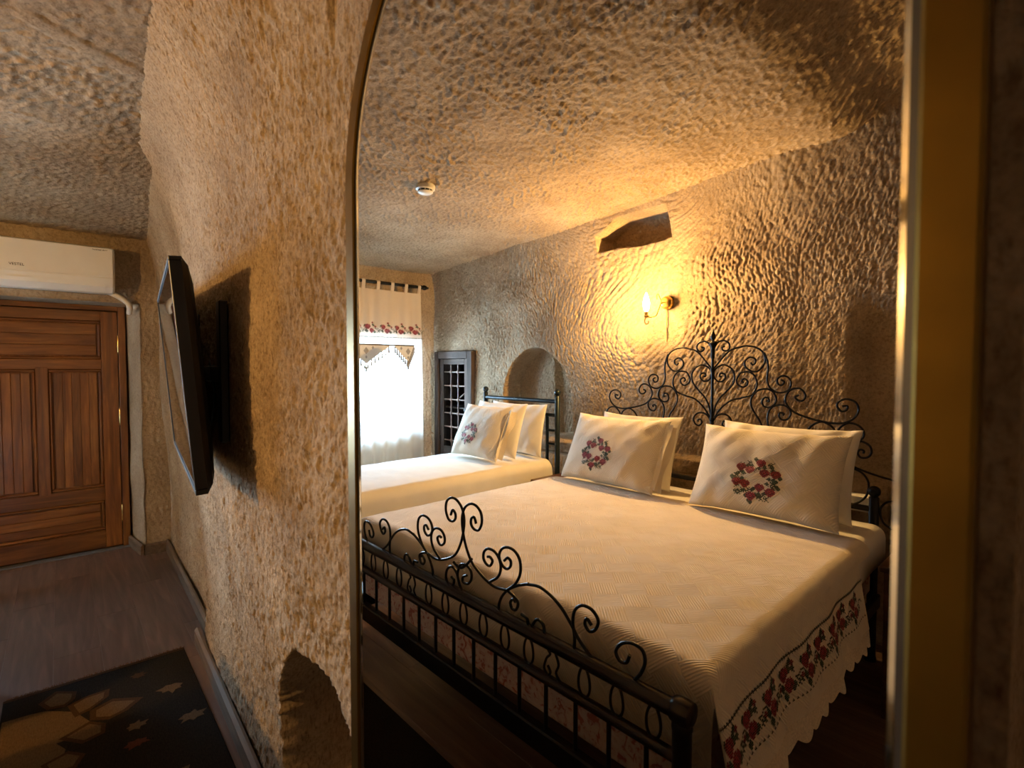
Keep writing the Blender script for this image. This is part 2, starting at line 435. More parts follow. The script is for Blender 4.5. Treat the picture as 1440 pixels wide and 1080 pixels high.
M['sheer'] = sheer('sheer_curtain_cloth', (.90, .89, .87), .55, .28)
M['curtain'] = sheer('cream_curtain_cloth', (.72, .62, .52), .13, .0)
M['lace_point'] = sheer('cream_lace_points', (.82, .80, .76), .003, .0)
M['curtain_lace'] = plain('grey_lace', (.36, .35, .34), .9, 0, .2, 200)
def floral():
    m, nt, b = new_mat('pink_floral_ticking'); b.inputs['Roughness'].default_value = .85
    v = coords(nt); vo = node(nt, 'ShaderNodeTexNoise', Scale=26.0, Detail=4.0, Distortion=2.0); nt.links.new(v, vo.inputs['Vector'])
    r = ramp(nt, vo.outputs['Fac'], [(.36, (.40, .14, .13)), (.45, (.60, .45, .42)), (.6, (.66, .55, .52))])
    nt.links.new(r.outputs['Color'], b.inputs['Base Color']); return m
M['floral'] = floral()
def rug_mat(name, c1, c2):
    m, nt, b = new_mat(name); b.inputs['Roughness'].default_value = 1.0; b.inputs['Specular IOR Level'].default_value = .05
    v = coords(nt, 'Object', (30, 90, 1)); n = node(nt, 'ShaderNodeTexNoise', Scale=2.0, Detail=6.0, Roughness=.8); nt.links.new(v, n.inputs['Vector'])
    r = ramp(nt, n.outputs['Fac'], [(.3, c1), (.7, c2)]); nt.links.new(r.outputs['Color'], b.inputs['Base Color'])
    bump(nt, b, n.outputs['Fac'], .6, .004); return m
M['rug'] = rug_mat('dark_wool', (.006, .005, .004), (.028, .022, .016))
M['rug_tan'] = rug_mat('tan_wool', (.065, .040, .020), (.15, .095, .050))
M['rug_red'] = rug_mat('rust_wool', (.06, .02, .012), (.11, .035, .02))
M['rug_brown'] = rug_mat('brown_wool', (.035, .018, .010), (.07, .036, .018))
M['fringe'] = rug_mat('brown_fringe', (.10, .045, .02), (.2, .1, .045))

# ------------------------------------------------------------------ the carved room
def wall_right_y(x, z):
    base = np.interp(x, [-.6, .4, 1.4, 2.45, 2.72, 4.5], [-.757, -.757, -.775, -.808, -.875, -.925])
    amt = np.interp(x, [-.6, .3, .8, 1.3, 2.0, 3.0, 4.3], [.05, .08, .15, .22, .23, .20, .11])
    t = np.clip((z - 1.98) / .66, 0, 1.4)
    lean = .062 * sstep(.25, 1.45, z) * sstep(.4, .9, x)
    return base + lean + amt * t * t
def ceiling_z(x, y):
    z = 2.685 - .045 * x
    rise = np.clip(.30 + .02*np.sin(y*5) - x, 0, .9)
    z = z + .36 * rise * sstep(0, .35, rise)
    return z + .03 * fbm(x*1.1, y*1.1, 3, 2)
def arch_in(x, z, cx, hw, zb, zs, zc, jag=.02, s=0):
    """how far inside an arched opening (positive inside)"""
    n = jag * fbm(x*9, z*9, 40+s, 2)
    top = zs + (zc - zs) * np.sqrt(np.clip(1 - ((x - cx)/hw)**2, 0, 1))
    return np.minimum(np.minimum(hw - np.abs(x - cx), top - z), z - zb) + n

# --- wall with the mirror, the television and an arched niche near the floor
xs = np.r_[np.arange(-.605, .30, .02), np.arange(.30, 1.7, .0047), np.arange(1.7, 4.52, .0075)]; zs = np.arange(-.02, 2.80, .0056)
X, Z = np.meshgrid(xs, zs, indexing='ij')
Y = wall_right_y(X, Z)
wob = .25 * fbm(X*1.5, Z*1.5, 11, 2)
ck = chisel(Z + .03*fbm(X*4, Z*4, 12, 2), X + .08*wob, .040, .0118, 21)
rough = .006*fbm(X*28, Z*28, 15, 3) + .004*fbm(X*70, Z*70, 16, 2) + .02*fbm(X*1.4, Z*1.4, 13, 3)*sstep(2.5, 2.0, Z)
amp = .0052 * (1 - .6*sstep(2.5, 2.9, X))
Y = Y + amp * (ck - .6) * (.6 + .8*vnoise(X*6, Z*6, 9)) + rough
behind = sstep(.62, .40, X) * sstep(2.55, 2.35, Z)
Y = np.minimum(Y, np.where(behind > .5, -.738, 9))
ins = arch_in(X, Z, .74, .325, .10, .38, .70, .03)
Y = Y - .26 * sstep(-.004, .014, ins) - .05*sstep(.0, .14, ins)
w = grid_mesh('wall_right', np.stack([X, Y, Z], -1), M['rock_ochre'], flip=True)
tag(w, 'rough tan carved rock wall carrying the mirror and television', kind='structure')

# --- alcove added beside the mirror, made deep so its rock stays in shade
path = np.array([(-1.75, -1.58), (-.60, -1.60), (-.572, -1.56), (-.570, -.735)])
d = np.r_[0, np.cumsum(np.linalg.norm(np.diff(path, axis=0), axis=1))]
ss = np.arange(0, d[-1], .02); zz = np.arange(-.02, 3.1, .02)
S, Z2 = np.meshgrid(ss, zz, indexing='ij')
PX = np.interp(S, d, path[:, 0]); PY = np.interp(S, d, path[:, 1])
rel = .012*chisel(Z2, S, .07, .03, 31) + .02*fbm(S*6, Z2*6, 32, 3)
w = grid_mesh('wall_shade_alcove', np.stack([PX - .4*rel, PY + rel, Z2], -1), M['rock'], flip=True)
tag(w, 'rough rock alcove added beside the mirror to keep that edge shaded', kind='structure')

# --- headboard wall with niches
xs = np.r_[np.arange(-1.75, -.35, .03), np.arange(-.35, -.1, .01), np.arange(-.1, 3.2, .0052), np.arange(3.2, 4.42, .008)]; zs = np.r_[np.arange(-.02, .70, .016), np.arange(.70, 2.76, .0052), np.arange(2.76, 3.2, .03)]
X, Z = np.meshgrid(xs, zs, indexing='ij')
rec = sstep(.20, .06, X)*sstep(1.92, 1.62, Z)
Y = 2.095 + .10*rec
t = np.clip((Z - 2.2)/.45, 0, 1.6)
Y = Y - np.interp(X, [-.2, .2, .5, 2, 4], [.04, .10, .16, .12, .10]) * t * t
th = .30*fbm(X*.9, Z*.9, 51, 2) + .22*np.sin((X-1.3)*1.5)
a = Z*np.cos(th) + X*np.sin(th); b = X*np.cos(th) - Z*np.sin(th)
ck = chisel(a, b, .050, .0155, 52)
smooth_zone = sstep(.22, .12, X)*sstep(1.85, 1.65, Z + .1*fbm(X*5, Z*5, 59, 2))
ledge = sstep(.90, .86, Z + .01*fbm(X*5, Z, 55, 2))
Y = Y + (.0056*(1 + .6*sstep(1.9, 2.6, X))*(ck - .5)*(.55 + .9*vnoise(X*5, Z*5, 53)))*(1 - .85*smooth_zone)*(1 - .5*ledge) + .03*fbm(X*1.3, Z*1.3, 54, 3)*(1-.5*smooth_zone) + .004*fbm(X*40, Z*40, 56, 2)
Y = Y - .035*ledge*(1 + .8*fbm(X*6, Z*9, 57, 2))
blk = np.minimum(np.abs(np.modf(X/.33 + .5*np.floor(Z/.22))[0] - .5)*.33, np.abs(np.modf(Z/.22)[0] - .5)*.22)
Y = Y + .02*ledge*sstep(.012, .0, blk)
ins = arch_in(X, Z, 2.565, .42, .89, 1.22, 1.655, .012, 2)
Y = Y + .20*sstep(-.003, .012, ins) + .05*sstep(2.52, 2.46, X)*sstep(0, .02, ins)
nx = np.minimum(np.minimum(X - 1.245, 1.875 - X), np.minimum(Z - 2.375 + .02*fbm(X*8, Z*8, 58, 2), 2.585 - .10*sstep(1.6, 1.9, X) - Z))
Y = Y + .20*sstep(-.003, .012, nx)
flat = np.minimum(np.minimum(X - 1.245, 1.95 - X), np.minimum(Z - 2.33, 2.75 - Z))
cup = np.minimum(np.minimum(X - 3.405, 4.05 - X), np.minimum(Z - .43, 1.655 - Z))
Y = np.where(cup > 0, 2.52, Y)
w = grid_mesh('wall_left', np.stack([X, Y, Z], -1), M['rock'], flip=False)
tag(w, 'hand chiselled tan rock wall behind the headboards with niches', kind='structure')

# --- end wall with the door recess and the window
def end_x(y): return np.interp(y, [-1.1, -.7, .4, 1.0, 2.1, 2.6], [4.385, 4.365, 4.33, 4.21, 4.11, 4.09])
D0, D1, DZ = -.738, .405, 1.985            # door recess
W0, W1, WZ0, WZ1 = .78, 1.80, .86, 1.73   # window opening
ys = np.arange(-1.10, 2.62, .011); zs = np.arange(-.02, 2.90, .011)
Yg, Z = np.meshgrid(ys, zs, indexing='ij')
Xg = end_x(Yg)
th = .3*fbm(Yg, Z, 61, 2) + .35
a = Z*np.cos(th) + Yg*np.sin(th); b = Yg*np.cos(th) - Z*np.sin(th)
Xg = Xg + .011*(chisel(a, b, .05, .022, 62) - .5) + .012*fbm(Yg*2, Z*2, 63, 3) + .004*fbm(Yg*40, Z*40, 64, 2)
yc = (Yg[:-1, :-1] + Yg[1:, 1:])/2; zc = (Z[:-1, :-1] + Z[1:, 1:])/2
hole = ((yc > D0) & (yc < D1) & (zc < DZ)) | ((yc > W0) & (yc < W1) & (zc > WZ0) & (zc < WZ1))
wall_front = grid_mesh('wall_front', np.stack([Xg, Yg, Z], -1), M['rock'], mask=~hole, flip=True)
tag(wall_front, 'chiselled rock end wall holding the door and window', kind='structure')
def reveal(name, y0, y1, z0, z1, x1, sill, splay=0.0):
    """rock lining of an opening, from the wall face back to x1"""
    n = 16
    ring = [(y0, z) for z in np.linspace(z0, z1, 40)] + [(y, z1) for y in np.linspace(y0, y1, 40)[1:]] + [(y1, z) for z in np.linspace(z1, z0, 40)[1:]]
    if sill: ring += [(y, z0) for y in np.linspace(y1, y0, 40)[1:]]
    ring = np.array(ring); V = np.zeros((len(ring), n, 3))
    for k in range(n):
        u = k/(n-1); x0 = end_x(ring[:, 0]) - .012
        V[:, k, 0] = x0 + (x1 - x0)*u
        e = .012*fbm(ring[:, 0]*6 + ring[:, 1]*6, np.full(len(ring), u*3), 71, 3)
        V[:, k, 1] = ring[:, 0] + e + splay*u*np.clip((y1 - ring[:, 0])/(y1 - y0), 0, 1)**3; V[:, k, 2] = ring[:, 1] + e*.6
    return grid_mesh(name, V, M['plaster'], wall_front)
reveal('door_reveal', D0, D1, -.02, DZ, 4.86, False, .075)
MB().box((4.85, -.85, -.02), (4.87, .55, 2.15)).build('light_leak_plate', M['plaster'], wall_front)  # unseen plate added behind the door to stop sky light leaking round it
reveal('window_reveal', W0, W1, WZ0, WZ1, 4.52, True)

# --- wall behind the camera
yy = np.arange(-1.75, 2.7, .03); zz = np.arange(-.02, 3.2, .03)
Yb, Zb = np.meshgrid(yy, zz, indexing='ij')
w = grid_mesh('wall_back', np.stack([-1.70 + .02*fbm(Yb*5, Zb*5, 81, 3), Yb, Zb], -1), M['rock'])
tag(w, 'plain rock wall closing the near end of the room', kind='structure')

# --- ceiling
xs = np.r_[np.arange(-1.8, -.6, .03), np.arange(-.6, 4.45, .0082), np.arange(4.45, 4.95, .03)]; ys = np.r_[np.arange(-1.8, -.8, .03), np.arange(-.8, 2.15, .0082), np.arange(2.15, 2.7, .03)]
X, Yc = np.meshgrid(xs, ys, indexing='ij')
Zc = ceiling_z(X, Yc)
th = .75 + .16*fbm(X*.7, Yc*.7, 91, 2)
a = (X-2)*np.cos(th) + (Yc-.5)*np.sin(th); b = (Yc-.5)*np.cos(th) - (X-2)*np.sin(th)
ck = chisel(a, b, .055, .0205, 92)
p0, p1 = np.array((1.655, -.21)), np.array((1.815, -.56))
tt = np.clip(((X-p0[0])*(p1-p0)[0] + (Yc-p0[1])*(p1-p0)[1]) / ((p1-p0) @ (p1-p0)), 0, 1)
dist = np.hypot(X - p0[0] - tt*(p1-p0)[0], Yc - p0[1] - tt*(p1-p0)[1])
scar = sstep(.042, .024, dist + .008*fbm(X*12, Yc*12, 95, 2))
Zc = Zc - .0110*(ck - .5)*(.5 + vnoise(X*4, Yc*4, 93))*(1-scar) - .005*fbm(X*36, Yc*36, 94, 3)*(1-.9*scar) - .004*scar
w = grid_mesh('ceiling', np.stack([X, Yc, Zc], -1), M['rock_ceiling'], flip=True)
tag(w, 'low brown rock ceiling scored by tool marks', kind='structure')

# --- laminate floor, each board a part
fl = MB().box((-1.85, -1.8, -.06), (4.95, 2.65, -.011)).build('floor', M['gap'])
tag(fl, 'brown oak laminate floor of long boards', kind='structure')
pb = MB().box((0, 0, -.011), (1.2832, .1905, 0), 0, .0010)
pl0 = None
row = 0
y = -1.727
while y < 2.55:
    x = -1.85 - [0, .43, .86][row % 3]
    while x < 4.9:
        if x + 1.28 > -1.8:
            if pl0 is None: pl0 = pb.build('plank', M['floor'], fl); o = pl0
            else: o = link(pl0.copy(), fl)
            o.location = (x, y, 0)
        x += 1.284
    y += .191; row += 1

def obox(mb, p0, p1, t, z0, z1, m=0, side=1):
    """upright board from p0 to p1, thickness t to the left of the direction"""
    p0, p1 = np.array(p0, float), np.array(p1, float); d = (p1-p0)/np.linalg.norm(p1-p0); n = np.array((-d[1], d[0]))*t*side
    lo = z1 - .012
    pts = [p0, p1, p1+n, p0+n]; pt = [p0, p1, p1+n*.45, p0+n*.45]
    v = [(*p, z0) for p in pts] + [(*p, lo) for p in pts] + [(*p, z1) for p in pt]
    f = [(3,2,1,0)]
    for k in (0, 4): f += [(k+i, k+(i+1) % 4, k+4+(i+1) % 4, k+4+i) for i in range(4)]
    f.append((8,9,10,11)); return mb.add(v, f, m)
for nm, seg, lab in (('baseboard_right', ((.36, -.738), (2.56, -.796)), 'grey brown skirting board along the mirror wall beside the rug'),
                     ('baseboard_right', ((2.62, -.858), (4.372, -.896)), 'grey brown skirting board under the television wall bend'),
                     ('baseboard_front', ((4.345, -.90), (4.335, -.735)), 'short skirting board on the wall stub beside the door'),
                     ('baseboard_front', ((4.335, -.728), (4.71, -.676)), 'short skirting board lining the door recess')):
    mb = MB(); obox(mb, seg[0], seg[1], .022, 0, .085)
    tag(mb.build(nm, M['skirting']), lab, kind='structure')

# --- door: boards, stiles, rails, hinges
door = empty('door_1', (4.76, -.15, 0), kind='structure', label='brown pine panelled door in the recess under the air conditioner')
def dpart(name, lo, hi, mat, bev=.003):
    return MB().box(lo, hi, 0, bev).build(name, mat, door)
FX = -.045                                     # front of the door leaf, local x (towards the room)
HW = .47; TOP = 1.94; B0 = .012
for sgn in (-1, 1):
    y0 = HW + .004 if sgn > 0 else -HW - .052
    dpart('jamb', (-.07, y0, 0), (.05, y0 + .048, TOP + .045), M['door'])
dpart('lintel', (-.07, -HW - .004, TOP + .006), (.05, HW + .004, TOP + .045), M['door_h'])
dpart('stile', (FX, -HW, B0), (0, -HW + .107, TOP), M['door']); dpart('stile', (FX, HW - .107, B0), (0, HW, TOP), M['door'])
for z0, z1 in ((1.862, TOP), (1.475, 1.552), (.405, .51), (B0, .155)):
    dpart('rail', (FX, -HW + .107, z0), (0, HW - .107, z1), M['door_h'])
dpart('mullion', (FX - .002, -.036, .498), (0, .036, 1.49), M['door'])
def panel(y0, y1, z0, z1, n, horiz):
    dpart('panel_back', (FX + .028, y0, z0), (FX + .034, y1, z1), M['door'], 0)
    for (a, b, c, d2) in ((y0, y1, z1 - .022, z1), (y0, y1, z0, z0 + .022), (y0, y0 + .022, z0 + .022, z1 - .022), (y1 - .022, y1, z0 + .022, z1 - .022)):
        dpart('moulding', (FX + .007, a, c), (FX + .028, b, d2), M['door_h'] if (b - a) > (d2 - c) else M['door'], .008)
    y0 += .030; y1 -= .030; z0 += .030; z1 -= .030
    for k in range(n):
        if horiz:
            h = (z1 - z0)/n; dpart('board', (FX + .012, y0, z0 + k*h + .0006), (FX + .028, y1, z0 + (k+1)*h - .0006), M['door_h'], .0025)
        else:
            h = (y1 - y0)/n; dpart('board', (FX + .012, y0 + k*h + .0006, z0), (FX + .028, y0 + (k+1)*h - .0006, z1), M['door'], .0025)
panel(-HW + .107, HW - .107, 1.552, 1.862, 3, True)
panel(-HW + .107, -.036, .51, 1.475, 5, False); panel(.036, HW - .107, .51, 1.475, 5, False)
panel(-HW + .107, HW - .107, .155, .405, 3, True)
for z in (1.68, 1.08, .28):
    h = MB(); h.lathe([(.006, -.07), (.0075, -.066), (.0075, .066), (.006, .07)], 10, (FX - .006, -HW - .003, z)); h.box((FX - .003, -HW - .03, z - .06), (FX - .0005, -HW, z + .06))
    tag(h.build('hinge', M['hinge'], door, True, 40), 'bright brass hinge')
tag(MB().box((-.12, -HW - .05, -.002), (-.05, HW + .05, .008), 0, .003).build('threshold', M['grey_line'], door), 'thin grey threshold strip')

# --- window with frame and panes
win = empty('window_1', (4.44, 1.29, 1.295), kind='structure', label='bright window behind the sheer curtain')
hw, hh = .51, .435
for lo, hi in (((-.03, -hw, -hh), (.03, -hw+.05, hh)), ((-.03, hw-.05, -hh), (.03, hw, hh)), ((-.03, -hw+.05, hh-.05), (.03, hw-.05, hh)),
               ((-.03, -hw+.05, -hh), (.03, hw-.05, -hh+.05)), ((-.028, -.025, -hh+.05), (.028, .025, hh-.05))):
    MB().box(lo, hi, 0, .005).build('window_frame', M['white_plastic'], win)
for y0, y1 in ((-hw+.05, -.025), (.025, hw-.05)):
    MB().box((-.004, y0, -hh+.05), (.004, y1, hh-.05)).build('pane', M['pane'], win)

# ------------------------------------------------------------------ arched wall mirror (real reflecting glass)
mirror = empty('wall_mirror', (-.637 + .514*math.cos(R(1)), -.711 + .514*math.sin(R(1)), .30), (0, 0, R(1)),
               'tall arched mirror in a dull gold frame reflecting the bedroom', 'mirror')
def outline(o, n=48):
    hw = .432 + o; zs = 1.532; p = [(-hw, -o)]
    p += [(-hw*math.cos(math.pi*k/n), zs + hw*math.sin(math.pi*k/n)) for k in range(n+1)]
    return p + [(hw, -o)]
def ring(section):
    mb = MB(); L = [[(x, y, z) for x, z in outline(o)] for o, y in section]; n = len(L[0]); k = len(L)
    v = [p for l in L for p in l]; f = []
    for i in range(k):
        j = (i+1) % k
        for a in range(n):
            b = (a+1) % n; f.append((i*n+a, i*n+b, j*n+b, j*n+a))
    return mb.add(v, f)
tag(ring([(0, -.022), (0, .004), (.003, .0065), (.032, .0065), (.035, .004), (.035, -.022)]).build('frame', M['gold_frame'], mirror, True, 35), 'dull gold metal frame')
ring([(-.0055, -.006), (-.0055, .0008), (0, .0015), (0, -.006)]).build('inner_lip', M['frame_dark'], mirror)
ring([(-.0095, -.001), (-.0095, .0002), (-.0055, .0012), (-.0055, -.001)]).build('bevelled_edge', M['bevel'], mirror)
g = MB(); p = outline(-.0095); g.add([(x, 0, z) for x, z in p], [tuple(range(len(p)))])
tag(g.build('glass', M['mirror'], mirror), 'clear silvered mirror glass')
g = MB(); p = outline(.02); g.prism([(x, z) for x, z in p], 'y', -.020, -.010); g.build('backing_board', M['frame_dark'], mirror)

# ------------------------------------------------------------------ television and its wall bracket
tv = empty('television', (1.755, -.592, 1.465), (R(-4.6), 0, R(-5.5)), 'flat black television tilted forward on its wall bracket', 'television')
TW, TH = .628, .353
s = MB(); s.box((-TW+.012, -.004, -TH+.016), (TW-.012, .001, TH-.012)); s.build('screen', M['screen'], tv)
for lo, hi in (((-TW, -.03, TH-.012), (TW, .004, TH)), ((-TW, -.03, -TH), (TW, .004, -TH+.016)), ((-TW, -.03, -TH+.016), (-TW+.012, .004, TH-.012)), ((TW-.012, -.03, -TH+.016), (TW, .004, TH-.012))):
    MB().box(lo, hi, 0, .002).build('bezel', M['black_plastic'], tv)
b = MB(); lv = [(-.028, 1.0, 1.0, 0), (-.045, .97, .93, 0), (-.055, .92, .82, -.01), (-.065, .74, .64, -.05), (-.070, .70, .58, -.05)]
v = [(sx*TW*kx, yy, sz*TH*kz + dz) for yy, kx, kz, dz in lv for sx, sz in ((-1,-1),(1,-1),(1,1),(-1,1))]
f = [(0,1,2,3), tuple(range(16, 20))] + [(4*i+k, 4*i+(k+1) % 4, 4*i+4+(k+1) % 4, 4*i+4+k) for i in range(4) for k in range(4)]
b.add(v, f).build('back_cover', M['black_plastic'], tv)
mt = empty('television_bracket', (1.70, -.742, 1.47), (0, 0, R(-4)), 'black swivel bracket fixing the television to the rock wall', 'bracket')
MB().box((-.05, -.02, -.22), (.05, .012, .22), 0, .004).build('wall_plate', M['black_plastic'], mt)
MB().box((-.03, .012, -.035), (.03, .040, .035), 0, .006).build('arm', M['black_plastic'], mt)
MB().box((-.30, .03, -.03), (.34, .042, .03), 0, .004).build('crossbar', M['black_plastic'], mt)
for x in (-.28, .30):
    MB().box((x-.035, .012, -.24), (x+.035, .040, .26), 0, .004).build('hook_rail', M['black_plastic'], mt)
mb = MB(); mb.tube(catmull([(.06, .05, -.12), (.02, .05, -.24), (-.08, .045, -.20), (-.16, .04, -.08), (-.06, .04, .05)], 8), .004, 6); mb.build('cable', M['black_plastic'], mt, True)

# ------------------------------------------------------------------ split air conditioner over the door
ac = empty('air_conditioner', (4.372, -.16, 2.03), (0, 0, R(0)), 'white split air conditioner mounted on the rock above the door', 'air conditioner')
prof = [(0, 0.02), (-.10, 0.0), (-.150, .012), (-.185, .045), (-.200, .095), (-.205, .105), (-.208, .30), (-.198, .325), (-.17, .335), (0, .335)]
AW = .42
m1 = MB(); n = len(prof)
L = []
for yy, k in ((-AW, .94), (-AW+.006, .985), (-AW+.02, 1.0), (AW-.02, 1.0), (AW-.006, .985), (AW, .94)):
    L.append([(x*k, yy, .17+(z-.17)*k) for x, z in prof])
v = [p for l in L for p in l]; f = [tuple(range(n)), tuple(range(5*n, 6*n))]
f += [(i*n+a, i*n+(a+1) % n, (i+1)*n+(a+1) % n, (i+1)*n+a) for i in range(5) for a in range(n)]
m1.add(v, f).build('casing', M['white_plastic'], ac, True, 30)
# front panel, louvre flap
m1 = MB(); m1.box((-.214, -AW+.012, .112), (-.206, AW-.012, .322), 0, .003); m1.build('front_panel', M['white_plastic'], ac)
m1 = MB(); pp = [(-.2105, .104), (-.2035, .104), (-.150, .012), (-.1535, .008), (-.192, .045)]
m1.prism([(x, z) for x, z in pp], 'y', -AW+.016, AW-.016)
m1.build('air_outlet_cover', M['white_gloss'], ac)
m1 = MB(); pp = [(-.2075, .070), (-.2045, .070), (-.168, .022), (-.171, .019), (-.199, .045)]
m1.prism([(x-.003, z) for x, z in pp], 'y', -AW+.055, AW-.055); m1.build('louvre_flap', M['white_gloss'], ac)
def lettering(text, size, parent, loc, rot, mat, name='lettering', ext=.0008):
    c = bpy.data.curves.new(name, 'FONT'); c.body = text; c.size = size; c.extrude = ext; c.align_x = 'CENTER'; c.align_y = 'CENTER'
    t = bpy.data.objects.new('tmp', c); COL.objects.link(t)
    bpy.context.view_layer.update()
    me = bpy.data.meshes.new_from_object(t.evaluated_get(bpy.context.evaluated_depsgraph_get()))
    bpy.data.objects.remove(t); me.materials.clear(); me.materials.append(mat)
    o = bpy.data.objects.new(name, me); o.location = loc; o.rotation_euler = rot; return link(o, parent)
# the room side faces -x, text reads from the room
lettering('VESTEL', .024, ac, (-.2150, .105, .150), (R(90), 0, R(-90)), M['black_print'])
lettering('Inverter A++', .016, ac, (-.2150, -.335, .306), (R(90), 0, R(-90)), M['black_print'])
mb = MB(); mb.tube(catmull([(-.09, -AW+.06, .03), (-.09, -AW-.01, .0), (-.07, -AW-.075, -.045), (-.04, -AW-.095, -.085), (.03, -AW-.095, -.115)], 8), .019, 12)
mb.build('pipe_duct', M['white_plastic'], ac, True, 50)

# ------------------------------------------------------------------ smoke detector
sd = empty('smoke_detector', (2.055, .625, float(ceiling_z(np.array(2.055), np.array(.625))) + .004), label='round white smoke detector on the rock ceiling', cat='smoke detector')
MB().lathe([(.02, .0), (.058, .0), (.060, -.012), (.058, -.026), (.050, -.030)], 28).build('base', M['white_plastic'], sd, True, 40)
MB().lathe([(.044, -.029), (.044, -.040)], 24).build('dark_slot', M['black_plastic'], sd, True, 40)
for k in range(10):
    a = 2*math.pi*k/10; MB().box((.043*math.cos(a)-.0025, .043*math.sin(a)-.0025, -.041), (.043*math.cos(a)+.0025, .043*math.sin(a)+.0025, -.029)).build('rib', M['white_plastic'], sd)
MB().lathe([(.047, -.040), (.046, -.044), (.036, -.051), (.018, -.055), (.002, -.056)], 28).build('dome', M['white_gloss'], sd, True, 40)

# ------------------------------------------------------------------ rug with woven motifs and fringe
rug = empty('rug', (1.64, -.22, 0), label='dark wool rug with tan leaf motif beside the skirting board', cat='rug')
mb = MB(); mb.box((-.90, -.50, .001), (.89, .185, .009), 0, .004); mb.build('pile', M['rug'], rug)
def flat(name, pts, mat, z=.0096, jig=0, sub=True):
    mb = MB(); mb.prism([(x-1.64, y+.22) for x, y in pts], 'z', .006, z); return mb.build(name, mat, rug)
# small tan emblem: petals round a body
body = [(2.344,-.128),(2.329,-.182),(2.241,-.274),(2.123,-.32),(2.05,-.271),(2.044,-.214),(1.98,-.242),(1.947,-.236),(1.90,-.16),(1.86,-.07),(1.88,-.042),(2.35,-.042)]
flat('medallion', body, M['rug_tan'], .0098)
for pts in ([(2.412,-.153),(2.482,-.212),(2.42,-.283),(2.356,-.276),(2.316,-.244),(2.337,-.182)], [(2.311,-.25),(2.345,-.308),(2.347,-.399),(2.282,-.391),(2.214,-.323),(2.195,-.273)],
            [(2.207,-.323),(2.246,-.403),(2.171,-.509),(2.108,-.446),(2.086,-.381),(2.13,-.32)], [(2.123,-.32),(2.065,-.37),(1.997,-.364),(1.976,-.292),(2.067,-.22)],
            [(1.96,-.25),(1.90,-.30),(1.83,-.27),(1.86,-.19),(1.93,-.17)]):
    flat('petal', pts, M['rug_brown'], .0100)
    c = np.mean(np.array(pts), 0); flat('petal_heart', [tuple(c + (np.array(p)-c)*.72) for p in pts], M['rug_tan'], .0104)
def star(cx, cy, r, mat, n=7, ph=.3):
    rg = random.Random(int(cx*1000)); jit = [rg.uniform(.72, 1.2) for _ in range(2*n)]
    pts = [(cx + jit[k]*(r if k % 2 == 0 else r*.62)*.8*math.cos(ph + math.pi*k/n), cy + jit[k]*(r if k % 2 == 0 else r*.62)*math.sin(ph + math.pi*k/n)) for k in range(2*n)]
    flat('star_motif', pts, mat, .0102)
for k, (cx, cy, r, mt2) in enumerate(((2.385, -.512, .036, 'rug_brown'), (2.17, -.615, .055, 'rug_tan'), (1.885, -.648, .055, 'rug_tan'), (1.965, -.465, .042, 'rug_tan'), (1.84, -.455, .042, 'rug_red'), (1.55, -.55, .05, 'rug_tan'), (1.45, -.35, .05, 'rug_red'), (1.2, -.5, .05, 'rug_tan'))):
    star(cx, cy, r, M[mt2], 7, .3 + k)
MB().box((.875, -.50, .004), (.897, .185, .0105), 0, .002).build('end_band', M['rug_brown'], rug)
mb = MB(); rnd = random.Random(3)
for k in range(300):
    y = -.50 + .685*k/300; l = rnd.uniform(.012, .038); dy = rnd.uniform(-.012, .012)
    mb.tube([(.893, y, .006), (.893 + l*.5, y + dy*.6, .006), (.893 + l, y + dy, .0022)], .0016, 4)
tag(mb.build('fringe', M['fringe'], rug), 'frayed brown fringe', kind='stuff')

